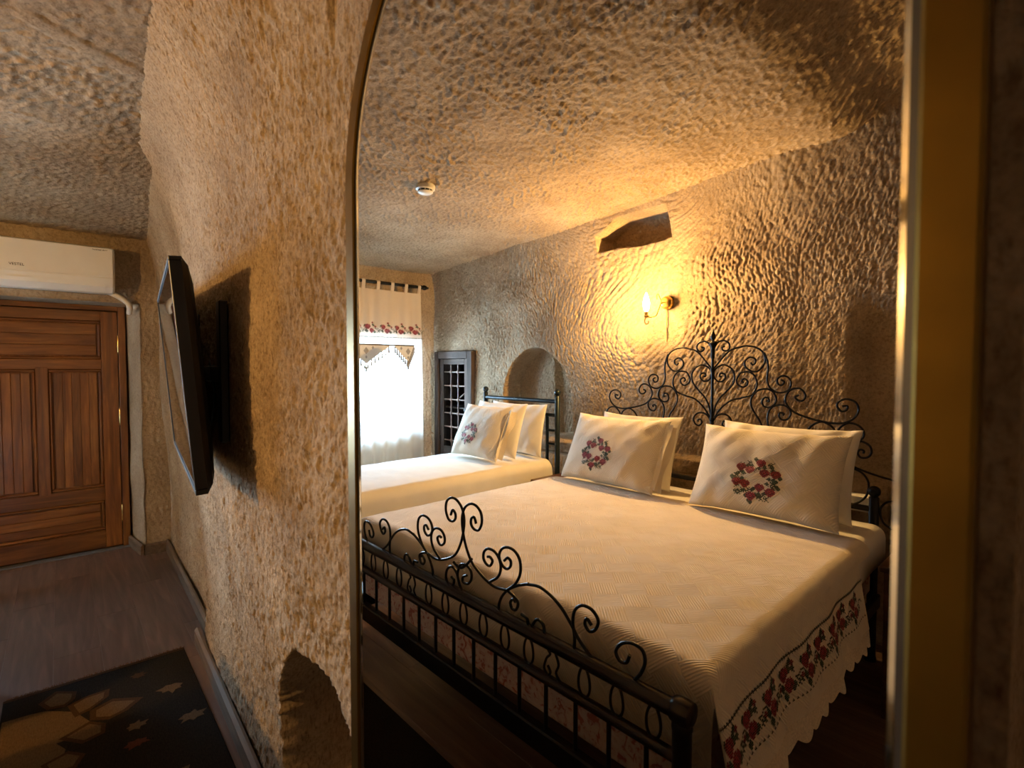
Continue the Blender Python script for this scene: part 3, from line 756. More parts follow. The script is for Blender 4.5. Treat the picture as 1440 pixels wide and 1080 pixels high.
# ------------------------------------------------------------------ ironwork outlines (metres from the bed's centre line, height)
HB = {
'crown_scroll':[(0.001,1.476),(0.044,1.527),(0.105,1.591),(0.172,1.613),(0.206,1.618),(0.259,1.608),(0.3,1.579),(0.314,1.537),(0.302,1.499),(0.269,1.468),(0.231,1.472),(0.2,1.499),(0.2,1.53),(0.226,1.551),(0.256,1.541),(0.259,1.518),(0.242,1.506),(0.232,1.52)],
'heart':[(0.006,1.159),(0.009,1.187),(0.019,1.244),(0.047,1.3),(0.088,1.343),(0.129,1.392),(0.138,1.439),(0.121,1.48),(0.079,1.505),(0.037,1.496),(0.009,1.465),(0.01,1.431),(0.031,1.407),(0.06,1.405),(0.08,1.425),(0.076,1.449),(0.052,1.455),(0.044,1.438),(0.056,1.433)],
'outer_heart':[(0.008,1.159),(0.024,1.195),(0.062,1.246),(0.117,1.29),(0.177,1.306),(0.18,1.309),(0.218,1.32),(0.248,1.337),(0.27,1.384),(0.258,1.437),(0.224,1.464),(0.178,1.46),(0.162,1.44),(0.149,1.413),(0.162,1.386),(0.189,1.374),(0.212,1.388),(0.215,1.411),(0.195,1.424),(0.182,1.41),(0.192,1.4)],
'fleur':[(0.008,1.138),(0.01,1.16),(0.034,1.193),(0.069,1.205),(0.104,1.194),(0.123,1.162),(0.109,1.13),(0.085,1.123),(0.067,1.14),(0.074,1.161),(0.091,1.159),(0.091,1.145)],
'top_curl':[(0.005,1.555),(0.008,1.569),(0.011,1.61),(0.032,1.644),(0.066,1.655),(0.098,1.639),(0.105,1.611),(0.088,1.592),(0.064,1.596),(0.058,1.613),(0.074,1.619)],
'shoulder':[(0.308,1.578),(0.323,1.537),(0.331,1.491),(0.327,1.423),(0.34,1.378),(0.373,1.353),(0.408,1.349),(0.442,1.366),(0.455,1.404),(0.438,1.436),(0.406,1.443),(0.382,1.424),(0.386,1.398),(0.407,1.391),(0.419,1.41),(0.403,1.421)],
'sweep':[(0.494,1.338),(0.477,1.327),(0.491,1.31),(0.517,1.31),(0.529,1.337),(0.51,1.369),(0.476,1.375),(0.442,1.355),(0.426,1.314),(0.44,1.274),(0.478,1.24),(0.539,1.218),(0.603,1.203),(0.666,1.196),(0.72,1.204),(0.761,1.231),(0.78,1.273),(0.765,1.313),(0.723,1.328),(0.691,1.313),(0.682,1.288),(0.701,1.263),(0.725,1.27),(0.729,1.291),(0.706,1.289)],
'inner_s':[(0.325,1.3),(0.338,1.295),(0.334,1.316),(0.312,1.315),(0.3,1.289),(0.313,1.265),(0.346,1.263),(0.374,1.289),(0.377,1.319),(0.355,1.356),(0.315,1.367),(0.271,1.353),(0.241,1.313),(0.238,1.27),(0.258,1.225),(0.292,1.174),(0.312,1.103),(0.313,1.034),(0.292,0.954),(0.263,0.888)],
'second_s':[(0.414,1.221),(0.42,1.231),(0.399,1.234),(0.395,1.212),(0.414,1.195),(0.442,1.204),(0.457,1.238),(0.437,1.27),(0.402,1.279),(0.36,1.266),(0.335,1.226),(0.334,1.173),(0.348,1.121),(0.365,1.055),(0.372,0.98),(0.359,0.902)],
'arch_low':[(0.618,1.118),(0.602,1.127),(0.617,1.146),(0.637,1.133),(0.63,1.102),(0.599,1.088),(0.56,1.098),(0.537,1.121),(0.556,1.166),(0.591,1.194),(0.622,1.198),(0.66,1.178),(0.679,1.138),(0.683,1.076),(0.676,0.991)],
'edge_curl':[(0.685,0.992),(0.681,1.076),(0.682,1.139),(0.697,1.175),(0.732,1.202),(0.773,1.198),(0.802,1.17),(0.803,1.137),(0.78,1.116),(0.751,1.121),(0.741,1.141),(0.753,1.159),(0.768,1.15),(0.762,1.136)],
'edge_curl_low':[(0.718,1.011),(0.726,1.053),(0.743,1.083),(0.763,1.102),(0.798,1.113),(0.832,1.093),(0.839,1.06),(0.822,1.035),(0.793,1.031),(0.78,1.053),(0.79,1.071),(0.807,1.066),(0.804,1.053)],
'side_loop':[(0.732,0.974),(0.76,0.97),(0.805,0.948),(0.83,0.903),(0.821,0.837),(0.781,0.793),(0.735,0.776),(0.703,0.798)],
'side_bow':[(0.742,0.992),(0.756,0.982),(0.805,0.964),(0.873,0.946),(0.941,0.934)],
'wing_loop':[(0.971,0.842),(0.943,0.832),(0.908,0.821),(0.883,0.785),(0.887,0.738),(0.91,0.703),(0.943,0.691),(0.974,0.702)],
}
FB = {
'peak_scroll':[(0.076,0.935),(0.065,0.956),(0.049,0.948),(0.047,0.928),(0.064,0.913),(0.091,0.916),(0.108,0.947),(0.102,0.981),(0.076,1.0),(0.042,1.0),(0.01,0.979),(-0.006,0.941),(-0.002,0.892),(0.017,0.837),(0.048,0.791),(0.09,0.764),(0.142,0.744),(0.185,0.738),(0.239,0.746)],
'second_scroll':[(0.239,0.746),(0.279,0.779),(0.304,0.823),(0.301,0.866),(0.275,0.89),(0.239,0.892),(0.212,0.878),(0.2,0.852),(0.212,0.828),(0.236,0.818),(0.256,0.831),(0.258,0.85),(0.243,0.857),(0.226,0.843)],
'small_scroll':[(0.149,0.746),(0.192,0.776),(0.208,0.808),(0.202,0.839),(0.178,0.86),(0.142,0.862),(0.12,0.845),(0.117,0.82),(0.135,0.804),(0.153,0.805),(0.165,0.824),(0.153,0.835),(0.139,0.833)],
'shoulder':[(0.239,0.746),(0.285,0.775),(0.341,0.799),(0.336,0.796),(0.389,0.805),(0.44,0.793),(0.485,0.768),(0.524,0.731),(0.551,0.7),(0.595,0.668),(0.637,0.652),(0.671,0.647)],
'drop_curl':[(0.239,0.746),(0.272,0.737),(0.293,0.721),(0.285,0.696),(0.266,0.692),(0.256,0.709),(0.269,0.725),(0.282,0.72)],
'drop_stem':[(0.239,0.746),(0.212,0.713),(0.198,0.675),(0.212,0.648),(0.246,0.632)],
'upright_curl':[(0.532,0.636),(0.535,0.697),(0.528,0.742),(0.535,0.78),(0.561,0.804),(0.597,0.805),(0.621,0.782),(0.612,0.753),(0.591,0.739),(0.574,0.753),(0.58,0.772),(0.598,0.759)],
'end_curl':[(0.735,0.656),(0.76,0.689),(0.774,0.727),(0.765,0.755),(0.734,0.761),(0.7,0.747),(0.682,0.718),(0.694,0.698),(0.716,0.701),(0.727,0.726)],
'twin_curl':[(0.052,0.63),(0.004,0.654),(-0.024,0.685),(-0.04,0.721),(-0.07,0.738),(-0.1,0.719),(-0.109,0.685),(-0.092,0.662),(-0.066,0.667),(-0.057,0.69),(-0.074,0.698)],
'twin_curl_b':[(-0.024,0.685),(-0.035,0.718),(-0.02,0.757),(0.013,0.768),(0.044,0.756),(0.048,0.727),(0.028,0.702),(0.0,0.7),(-0.003,0.717),(0.021,0.731)],
'low_ring':[(0.308,0.688),(0.336,0.684),(0.336,0.658),(0.303,0.638)],
'low_ring_b':[(0.354,0.662),(0.38,0.697),(0.406,0.691),(0.411,0.664),(0.385,0.646),(0.358,0.651),(0.354,0.662)],
}

# ------------------------------------------------------------------ cross-stitch embroidery on a surface
ROSE = ["..RRR.R..", ".RRDRRRR.", "RRDPPDRRR", "RDPRRPDRR", "RRDRPRDDR", ".RRDDDRR.", "..RRRRR..", "...RDR..."]
LEAF = [".GG..", "GGOG.", "GOGGG", ".GGOG", "..GG."]
LEAF2 = ["..G..", ".GGO.", "GGOGG", ".OG..", "O...."]
SPRIG = ["G..G..", ".GO.G.", "..OGG.", ".GO...", "G..O.."]
BUD = [".RR.", "RDRR", ".RD.", "..O.", ".GO."]
CODE = {'R': 0, 'D': 1, 'P': 2, 'G': 3, 'O': 4}
def stamp(st, bmp, cx, cy, flip=False):
    h, w = len(bmp), len(bmp[0])
    for j, rw in enumerate(bmp):
        for i, ch in enumerate(rw):
            if ch != '.': st[(cx + (w-1-i if flip else i) - w//2, cy + (h//2 - j))] = CODE[ch]
def stitch_mesh(name, st, px, origin, fn, parent, lift=.0008):
    """one quad per stitch laid on the surface fn(a, b)"""
    keys = list(st.keys()); ij = np.array(keys, float); n = len(ij)
    c = np.array([(-.46, -.46), (.46, -.46), (.46, .46), (-.46, .46)])
    a = origin[0] + (ij[:, None, 0] + c[None, :, 0]) * px; b = origin[1] + (ij[:, None, 1] + c[None, :, 1]) * px
    P = fn(a, b); e = 2e-3
    nr = np.cross(fn(a + e, b) - P, fn(a, b + e) - P); nr /= np.maximum(np.linalg.norm(nr, axis=-1), 1e-9)[..., None]
    P = P + nr * lift
    me = mesh_from(name, P.reshape(-1, 3), np.arange(4*n).reshape(n, 4), False)
    for m in THREAD: me.materials.append(m)
    me.polygons.foreach_set('material_index', [st[k] for k in keys])
    return link(bpy.data.objects.new(name, me), parent)
def wreath():
    st = {}; k = .000321*.90/.0054
    for q in range(26):
        t = 2*math.pi*q/26; r = (.098, .118, .084)[q % 3]/.0054
        stamp(st, (LEAF, LEAF2, SPRIG)[(q // 2) % 3], round(r*math.cos(t)), round(r*.95*math.sin(t)), q % 2 == 0)
    for x, y in ((470,290),(600,340),(700,320),(800,300),(310,430),(350,470),(345,580),(410,770),(560,750),(670,810),(770,790),(800,520),(780,620),(870,510)):
        stamp(st, LEAF if (x+y) % 20 else LEAF2, round((x-580)*k), round((555-y)*k), (x // 10) % 2 == 0)
    for x, y in ((240,510),(255,570),(885,570),(890,640),(720,880),(350,820),(435,240),(790,260),(500,755),(545,360)): stamp(st, SPRIG, round((x-580)*k), round((555-y)*k), x > 580)
    for x, y in ((610,240),(290,355),(455,385),(705,415),(890,415),(260,655),(415,670),(680,710),(860,755),(540,865)):
        stamp(st, ROSE, round((x-580)*k), round((555-y)*k), (x+y) % 3 == 0)
    return st

# ------------------------------------------------------------------ double bed: iron frame
bed = empty('double_bed', (.88, 0, 0), label='double bed with scrolled black iron headboard and footboard', cat='bed')
def iron(name, pts, y, r, mat='iron', per=6, seg=8):
    P = catmull([(x, y, z) for x, z in pts], per); mb = MB(); mb.tube(P, r, seg); return mb.build(name, M[mat], bed, True, 60)
for k, pts in HB.items():
    r = .0054
    iron('headboard_scroll', [(-x, z) for x, z in pts], 1.95, r)
    iron('headboard_scroll', [(x, z) for x, z in pts], 1.95, r)
iron('headboard_stem', [(0, .78), (0, 1.1), (0, 1.4), (0, 1.62)], 1.95, .0085)
mb = MB(); mb.lathe([(.010, 1.545), (.012, 1.555), (.012, 1.60), (.009, 1.61), (.020, 1.632), (.022, 1.642), (.010, 1.652), (.009, 1.660), (.017, 1.676), (.015, 1.692), (.005, 1.715), (.001, 1.735)], 14, (0, 1.95, 0))
for s in (-1, 1):
    mb.tube(catmull([(0, 1.95, 1.628), (s*.016, 1.95, 1.648), (s*.024, 1.95, 1.640), (s*.022, 1.95, 1.628)], 5), .0055, 8)
tag(mb.build('finial', M['iron'], bed, True, 50), 'pointed leaf finial')
for z in (1.475, 1.168):
    MB().lathe([(.012, -.012), (.014, -.006), (.014, .006), (.012, .012)], 12, (0, 1.95, z)).build('collar', M['iron'], bed, True, 50)
for s in (-1, 1):
    mb = MB(); mb.lathe([(.026, 0), (.026, .02), (.023, .03), (.023, .835), (.016, .842)], 16, (s*.855, 1.95, 0)); mb.build('head_post', M['iron'], bed, True, 50)
    mb = MB(); mb.ball((s*.855, 1.95, .866), .029); mb.build('post_ball', M['iron'], bed, True)
for z, r in ((.775, .015), (.36, .022)):
    MB().tube([(-.855, 1.95, z), (0, 1.95, z), (.855, 1.95, z)], r, 12).build('head_rail', M['iron'], bed, True, 50)
# footboard
for k, pts in FB.items():
    iron('footboard_scroll', [(-x, z) for x, z in pts], 0, .0050)
    if not k.startswith('twin'): iron('footboard_scroll', [(x, z) for x, z in pts], 0, .0050)
iron('footboard_scroll', [(-.012, .765), (.02, .748), (.06, .758)][::-1] + [(-.05, .80)], 0, .0055)
HWF = .88
for s in (-1, 1):
    MB().lathe([(.027, 0), (.027, .02), (.024, .03), (.024, .60), (.026, .605), (.026, .625), (.022, .632)], 16, (s*HWF, 0, 0)).build('foot_post', M['iron'], bed, True, 50)
    MB().lathe([(.020, -.030), (.030, -.026), (.033, -.008), (.033, .008), (.030, .022), (.016, .030)], 16, (s*HWF, 0, .648), 'x').build('post_cap', M['rail_brown'], bed, True, 50)
    MB().box((s*HWF - .014, .0, .29), (s*HWF + .014, 1.94, .355), 0, .004).build('side_rail', M['iron'], bed)
for z, r, m in ((.645, .0225, 'rail_brown'), (.524, .0165, 'rail_brown')):
    MB().tube([(-HWF, 0, z), (0, 0, z), (HWF, 0, z)], r, 14).build('foot_rail', M[m], bed, True, 50)
MB().box((-HWF, -.020, .285), (HWF, .016, .362), 0, .005).build('foot_rail', M['iron'], bed)
for k in range(14):
    x = -.78 + k*.12; MB().tube([(x, .0, .36), (x, .0, .51)], .0070, 8).build('baluster', M['iron'], bed, True, 50)
for k in range(15):
    x = -.80 + k*.1143
    if k % 7 == 3:
        iron('scroll_baluster', [(x-.02, .54), (x-.005, .56), (x-.015, .59), (x, .625)], 0, .0040)
        iron('scroll_baluster', [(x+.03, .57), (x+.018, .552), (x+.03, .54), (x+.045, .556), (x+.035, .59), (x+.02, .61), (x+.04, .628)], 0, .0040)
    else:
        mb = MB(); w = .021
        mb.tube(catmull([(x + w*math.sin(t)*(1 + .15*math.cos(t)), 0, .582 - .044*math.cos(t)) for t in np.linspace(0, 2*math.pi, 12, endpoint=False)], 4, True), .0040, 8, True)
        mb.tube([(x, 0, .625), (x+.004, 0, .640)], .005, 6); mb.tube([(x, 0, .54), (x, 0, .525)], .005, 6)
        mb.build('loop_baluster', M['iron'], bed, True, 60)

def rounded_box(name, lo, hi, r, mat, parent=None, seg=6, noise=0.0, crown=0.0, uvs=False):
    lo, hi = np.array(lo, float), np.array(hi, float); c = (lo+hi)/2; hf = (hi-lo)/2; n = 22
    mb = MB()
    for ax in range(3):
        for sg in (-1, 1):
            u, v = (ax+1) % 3, (ax+2) % 3
            def axis(h):
                e = [-h + r*(1-math.cos(math.pi/2*k/seg)) for k in range(seg+1)]
                return np.r_[e, np.linspace(e[-1], -e[-1], n)[1:-1], -np.array(e[::-1])]
            A, B = np.meshgrid(axis(hf[u]), axis(hf[v]), indexing='ij')
            P = np.zeros(A.shape+(3,)); P[..., u] = A; P[..., v] = B; P[..., ax] = sg*hf[ax]
            core = np.clip(P, -(hf-r), hf-r); d = P-core; l = np.linalg.norm(d, axis=-1, keepdims=True); P = core + d/np.maximum(l, 1e-9)*r
            P = P + c
            if noise: P[..., 2] += noise*fbm(P[..., 0]*4, P[..., 1]*4, 5, 3); P[..., 0] += noise*fbm(P[..., 1]*5, P[..., 2]*5, 6, 2)
            if crown: P[..., 2] += crown*np.clip(1-((P[..., 0]-c[0])/hf[0])**2, 0, 1)*np.clip((P[..., 2]-c[2])/hf[2], 0, 1)
            k, l2 = A.shape; I = np.arange(k*l2).reshape(k, l2)
            q = np.stack([I[:-1,:-1], I[1:,:-1], I[1:,1:], I[:-1,1:]], -1).reshape(-1, 4)
            if sg < 0: q = q[:, ::-1]
            mb.add(P.reshape(-1, 3), q)
    o = mb.build(name, mat, parent, True)
    return o
tag(rounded_box('box_spring', (.02, .036, .365), (1.74, 1.90, .510), .02, M['floral']), 'pink floral mattress base seen between the footboard bars', 'mattress base')
tag(rounded_box('mattress', (-.045, .06, .518), (1.805, 1.915, .722), .06, M['white_cotton'], noise=.006), 'thick white mattress showing beside the pillows of the double bed', 'mattress')

# ------------------------------------------------------------------ bedspreads
def fold(t, half, rc, flare):
    t = np.asarray(t, float); lim = half - rc; arc = rc*math.pi/2
    ang = np.clip((t-lim)/rc, 0, math.pi/2); ex = np.clip(t-lim-arc, 0, None)
    pos = np.where(t < lim, t, lim + rc*np.sin(ang) + ex*math.sin(flare)); drop = rc*(1-np.cos(ang)) + ex*math.cos(flare)
    return pos, drop
def spread_fn(cx, half, foot, top, flare=R(10), rc=.05, wr=1.0, seed=0):
    def fn(a, b):
        px, dx = fold(np.abs(a), half, rc, flare); pb, db = fold(np.clip(1.0-b, 0, None), 1.0-foot, rc, R(2))
        y = np.where(b < 1.0, 1.0-pb, b)
        x = cx + np.sign(a)*px
        hang = np.clip(dx/.2, 0, 1)
        x = x + np.sign(a)*wr*(.008*np.sin(b*9 + 1.0 + seed) + .007*np.sin(b*23 + seed))*hang
        z = top - np.maximum(dx, db) - .010*np.clip(np.abs(a)/half, 0, 1)**4
        z = z + wr*(.004*fbm(a*5, b*5, 17+seed, 3) + .0022*fbm(a*16 + b*7, b*20, 18+seed, 2))*(1-hang)
        z = z + wr*.004*np.exp(-((b - .75 - .35*a)**2)/.003)*(1-hang)
        return np.stack([x, y, z], -1)
    return fn
SP = spread_fn(.885, .942, .045, .742)
A0 = .942 - .05 + .05*math.pi/2
def a_at(drop): return A0 + (drop-.05)/math.cos(R(10))
aa = np.arange(-a_at(.308), a_at(.308)+.001, .010); bb = np.arange(-.19, 1.52, .010)
A, B = np.meshgrid(aa, bb, indexing='ij')
ac_, bc_ = (A[:-1,:-1]+A[1:,1:])/2, (B[:-1,:-1]+B[1:,1:])/2
keep = ~((np.abs(ac_) > .97) & ((bc_ > 1.33) | (bc_ < .0)))
spread = grid_mesh('bedspread', SP(A, B), M['spread'], uv=np.stack([A, B], -1), mask=keep)
tag(spread, 'woven cream bedspread with rose border covering the double bed', 'bedspread')
# scalloped lace hem along both sides
for sg in (-1, 1):
    bl = np.arange(-.0, 1.33, .006); tl = np.linspace(0, 1, 7)
    BL, TL = np.meshgrid(bl, tl, indexing='ij')
    ln = .048 + .020*np.abs(np.sin(BL*math.pi/.085)) + .006*np.sin(BL*5)
    P = SP(sg*(a_at(.308) + TL*ln), BL); P[..., 0] += -sg*0 + .006*sg*np.sin(BL*math.pi*2/.17)*TL
    tag(grid_mesh('lace_hem', P, M['lace'], spread, uv=np.stack([BL, TL], -1)), 'scalloped lace hem')
# rose border: along b, 'up' towards the top of the bed
def border(period, width):
    st = {}
    n = int(width/period) + 1; k = period/.0057
    for i in range(n):
        o = round(i*k)
        stamp(st, LEAF, o-5, -3); stamp(st, LEAF2, o+6, 4, True); stamp(st, LEAF, o+2, 5); stamp(st, LEAF, o+7, -5, True)
        stamp(st, LEAF, o-7, 5); stamp(st, LEAF2, o+4, 8); stamp(st, LEAF, o-2, -8); stamp(st, ROSE, o-3, 3); stamp(st, ROSE, o+2, -4); stamp(st, BUD, o+7, 6); stamp(st, BUD, o-8, -3, True)
        for j in range(-4, 7): st[(o+13+j, round(1.5*math.sin(j*.6)))] = 4
        stamp(st, SPRIG, o+13, -4)
    return st
def side_fn(sg): return lambda u, v: SP(sg*(a_at(.182) - v), np.where(sg > 0, u, u))
for sg in (-1, 1):
    st = border(.138, 1.12)
    o = stitch_mesh('rose_border', st, .0057, (.08, 0), side_fn(sg), spread, .0016*sg)
    tag(o, 'red and green cross stitch roses')
    st = {}
    for i in range(0, 330):
        st[(i, 0)] = 4
        if i % 4 in (0, 1): st[(i, 1)] = 4
        if i % 4 == 2: st[(i, -1)] = 4
    stitch_mesh('stitched_line', st, .0040, (.01, .068), side_fn(sg), spread, .0016*sg)
    st = {}
    for i in range(0, 330):
        if i % 6 in (0, 1, 2): st[(i, 0)] = 4
        if i % 6 == 1: st[(i, 1)] = 4
    stitch_mesh('stitched_line', st, .0040, (.01, -.068), side_fn(sg), spread, .0016*sg)

# ------------------------------------------------------------------ pillows
def pillow(name, loc, w, h, T, lean, yaw, mat, label, group=None, embroid=None, seed=0, flap=0, roll=0):
    root = empty(name, loc, (R(-lean), R(roll), R(yaw)), label, 'pillow', group)
    def side(sg):
        def fn(s, t):
            s2, t2 = np.clip(s/w, -1, 1), np.clip(t/h, -1, 1)
            th = T*np.clip((1-np.abs(s2)**3.2)*(1-np.abs(t2)**3.2), 0, 1)**.48*(1-.22*t2)*1.0
            wr = .011*fbm(s*8+t*3+seed, t*8-s*2, 3+seed, 3)*(1-np.abs(s2)**6)*(1-np.abs(t2)**6) + .0055*np.sin(s*42 + t*30 + seed + 3*fbm(s*4, t*4, seed, 2))*np.clip(np.abs(s2*t2)*1.6, 0, 1)*(1-np.abs(s2)**8)
            x = w*s2*(1-.06*(1-np.abs(t2)**2.5)); z = h*t2*(1-.075*(1-np.abs(s2)**2.5)) + .010*fbm(s*4+seed, t*4, 9+seed, 2)*(1-np.abs(t2)**4)
            return np.stack([x, sg*(th+wr) + .01*np.abs(s2*t2)**3*fbm(s*3+seed, t*3, 4, 1), z], -1)
        return fn
    u = np.sin(np.linspace(-math.pi/2, math.pi/2, 49)); A, B = np.meshgrid(u*w, u*h, indexing='ij')
    F = side(-1)(A, B); K = side(1)(A, B); m = .5*(F+K)
    edge = np.maximum(np.abs(A/w), np.abs(B/h)) > .9999
    F[edge] = m[edge]; K[edge] = m[edge]
    uv = np.stack([A+.5, B+.5], -1)
    grid_mesh('cover_front', F, mat, root, uv=uv); grid_mesh('cover_back', K, mat, root, uv=uv, flip=True)
    if flap:
        tt = np.linspace(-.92, .9, 24); ww = np.linspace(0, 1, 6)
        Tt, Ww = np.meshgrid(tt, ww, indexing='ij')
        for sg in (-1, 1):
            P = np.stack([flap*w*(.955 + .13*Ww), sg*(.012 + .020*Ww*(1+.5*np.sin(Tt*5+seed)))*np.ones_like(Ww) + .01*Ww*np.sin(Tt*3), h*Tt*(.93+.03*Ww)], -1)
            grid_mesh('open_flap', P, mat, root, uv=np.stack([Ww, Tt], -1)*.2)
    if embroid is not None:
        ox, oz, k = embroid
        o = stitch_mesh('embroidered_wreath', WREATH, -.0054*k, (ox, oz), lambda a, b: side(-1)(a, 2*oz-b), root, -.0012)
        tag(o, 'red rose wreath in cross stitch')
    return root
WREATH = wreath()
pillow('pillow', (.405, 1.545, .962), .36, .232, .088, 25, 0, M['case'], 'rose wreath pillow of the double bed on the wall socket side', None, (.0, -.072, 1.0), 1)
pillow('pillow', (1.345, 1.560, .962), .36, .232, .088, 25, 2, M['case'], 'rose wreath pillow of the double bed on the single bed side', None, (.055, -.064, .96), 7, flap=-1)
pillow('pillow', (.392, 1.738, .962), .345, .236, .052, 20, 0, M['white_cotton'], 'plain white pillow of the double bed on the wall socket side', None, None, 3)
pillow('pillow', (1.30, 1.738, .958), .30, .236, .052, 20, -1, M['white_cotton'], 'plain white pillow of the double bed on the single bed side', None, None, 5)

# ------------------------------------------------------------------ single bed
sb = empty('single_bed', (2.618, 0, 0), label='single bed with plain black tube headboard under the arched niche', cat='bed')
for s in (-1, 1):
    MB().lathe([(.024, 0), (.024, .02), (.021, .03), (.021, 1.255), (.014, 1.262)], 16, (s*.447, 1.95, 0)).build('head_post', M['teal_iron'], sb, True, 50)
    MB().ball((s*.447, 1.95, 1.284), .027).build('post_ball', M['teal_iron'], sb, True)
    MB().lathe([(.024, 0), (.021, .03), (.021, .37), (.014, .385)], 14, (s*.405, .20, 0)).build('foot_post', M['teal_iron'], sb, True, 50)
    MB().box((s*.405 - .012, .20, .33), (s*.405 + .012, 1.94, .388), 0, .004).build('side_rail', M['teal_iron'], sb)
    MB().tube([(s*.335, 1.95, .40), (s*.335, 1.95, 1.10)], .014, 12).build('upright', M['teal_iron'], sb, True, 50)
    for z in (.975, .865): MB().tube([(s*.335, 1.95, z), (s*.447, 1.95, z)], .010, 10).build('short_bar', M['teal_iron'], sb, True, 50)
for z, r in ((1.212, .017), (1.100, .015), (.36, .018)):
    MB().tube([(-.447, 1.95, z), (0, 1.95, z), (.447, 1.95, z)], r, 12).build('head_rail', M['teal_iron'], sb, True, 50)
MB().tube([(-.405, .20, .36), (.405, .20, .36)], .018, 12).build('foot_rail', M['teal_iron'], sb, True, 50)
tag(rounded_box('mattress', (2.19, .15, .392), (3.05, 1.92, .735), .07, M['white_cotton'], noise=.006), 'deep white mattress on the single bed', 'mattress')
SS = spread_fn(2.62, .445, .14, .752, R(4), .07, .6, 3)
A1 = .445 - .07 + .07*math.pi/2 + (.40-.07)
aa = np.arange(-A1, A1, .012); bb = np.arange(-.22, 1.90, .012); A, B = np.meshgrid(aa, bb, indexing='ij')
tag(grid_mesh('bedspread', SS(A, B), M['single_spread'], uv=np.stack([A, B], -1)), 'plain white bedspread hanging over the single bed', 'bedspread')
pillow('pillow', (2.59, 1.50, .975), .285, .225, .075, 24, 0, M['case'], 'rose wreath pillow on the single bed', None, (.045, -.055, .80), 11, flap=-1)
pillow('pillow', (2.60, 1.672, .985), .30, .225, .052, 18, 0, M['white_cotton'], 'plain white pillow directly behind the wreath pillow on the single bed', None, None, 13)
pillow('pillow', (2.55, 1.848, .98), .33, .215, .040, 10, 0, M['white_cotton'], 'plain white pillow touching the tube headboard of the single bed', None, None, 15)

# ------------------------------------------------------------------ nightstands
def nightstand(loc, w, d, h, label):
    r = empty('nightstand', loc, label=label, cat='nightstand')
    MB().box((-w/2-.015, -d/2-.015, h-.025), (w/2+.015, d/2, h), 0, .005).build('top', M['stand'], r)
    MB().box((-w/2, -d/2+.005, h-.19), (-w/2+.02, d/2, h-.025)).build('side_panel', M['stand'], r)
    MB().box((w/2-.02, -d/2+.005, h-.19), (w/2, d/2, h-.025)).build('side_panel', M['stand'], r)
    MB().box((-w/2+.02, d/2-.015, h-.19), (w/2-.02, d/2, h-.025)).build('back_panel', M['stand'], r)
    MB().box((-w/2+.02, -d/2+.005, h-.19), (w/2-.02, d/2-.015, h-.175)).build('bottom_panel', M['stand'], r)
    dr = MB().box((-w/2+.024, -d/2-.006, h-.165), (w/2-.024, -d/2+.014, h-.035), 0, .004).build('drawer', M['stand'], r)
    MB().lathe([(.004, 0), (.005, -.01), (.013, -.016), (.012, -.024), (.003, -.028)], 14, (0, -d/2-.006, h-.10), 'y').build('knob', M['brass'], dr, True, 40)
    for sx in (-1, 1):
        for sy in (-1, 1):
            x, y = sx*(w/2-.02), sy*(d/2-.025)+.004
            MB().box((x-.02, y-.02, 0), (x+.02, y+.02, h-.025 if sy > 0 else h-.19), 0, .003).build('leg', M['stand'], r)
    MB().box((-w/2+.03, -d/2+.03, .13), (w/2-.03, d/2-.02, .15), 0, .003).build('shelf', M['stand'], r)
nightstand((-.325, 1.66, 0), .41, .42, .66, 'dark brown nightstand with drawer beside the double bed')
nightstand((1.985, 1.80, 0), .27, .36, .64, 'brown wooden nightstand squeezed between the two beds')

# ------------------------------------------------------------------ brass wall lamp
def lit_bulb(power, colour):
    m, nt, b = new_mat('lit_bulb'); area = 2*math.pi*.017*.12
    b.inputs['Base Color'].default_value = (1, .85, .6, 1); b.inputs['Emission Color'].default_value = (*colour, 1)
    b.inputs['Emission Strength'].default_value = power/(math.pi*area); return m
def wall_lamp(loc, rz, power, colour, label):
    sc = empty('wall_lamp', loc, (0, 0, rz), label, 'wall lamp')
    MB().lathe([(.047, .03), (.047, -.006), (.042, -.018), (.024, -.030), (.006, -.030)], 24, (0, 0, 0), 'y').build('wall_plate', M['brass'], sc, True, 40)
    MB().tube(catmull([(0, -.02, 0), (.012, -.05, -.005), (.018, -.075, -.05), (.030, -.085, -.090), (.060, -.095, -.100), (.098, -.100, -.098)], 8), .0045, 10).build('arm', M['brass'], sc, True)
    MB().tube(catmull([(.098, -.100, -.098), (.110, -.100, -.118), (.104, -.100, -.145), (.082, -.100, -.142), (.080, -.100, -.126)], 8), .0040, 10).build('arm_curl', M['brass'], sc, True)
    MB().tube(catmull([(.006, -.045, -.012), (.016, -.062, .03), (.024, -.07, .055), (.034, -.07, .05), (.034, -.07, .02)], 8), .0035, 8).build('upper_curl', M['brass'], sc, True)
    MB().lathe([(.006, -.104), (.018, -.098), (.022, -.088), (.012, -.084), (.012, -.060), (.009, -.058)], 18, (.098, -.100, 0)).build('candle_cup', M['brass'], sc, True, 40)
    bm_ = MB().lathe([(.008, -.058), (.016, -.045), (.021, -.020), (.021, .005), (.014, .035), (.006, .058), (.001, .068)], 18, (.098, -.100, 0)).build('bulb', lit_bulb(power, colour), sc, True)
    tag(bm_, 'glowing candle bulb')
    MB().tube([(0, .005, -.035), (.001, .004, -.15), (0, .008, -.27)], .003, 6).build('cable', M['brass'], sc, True)
wall_lamp((1.275, 2.075, 1.935), 0, SCONCE_POWER, (1, .57, .18), 'lit brass wall lamp with curled arm above the double bed')

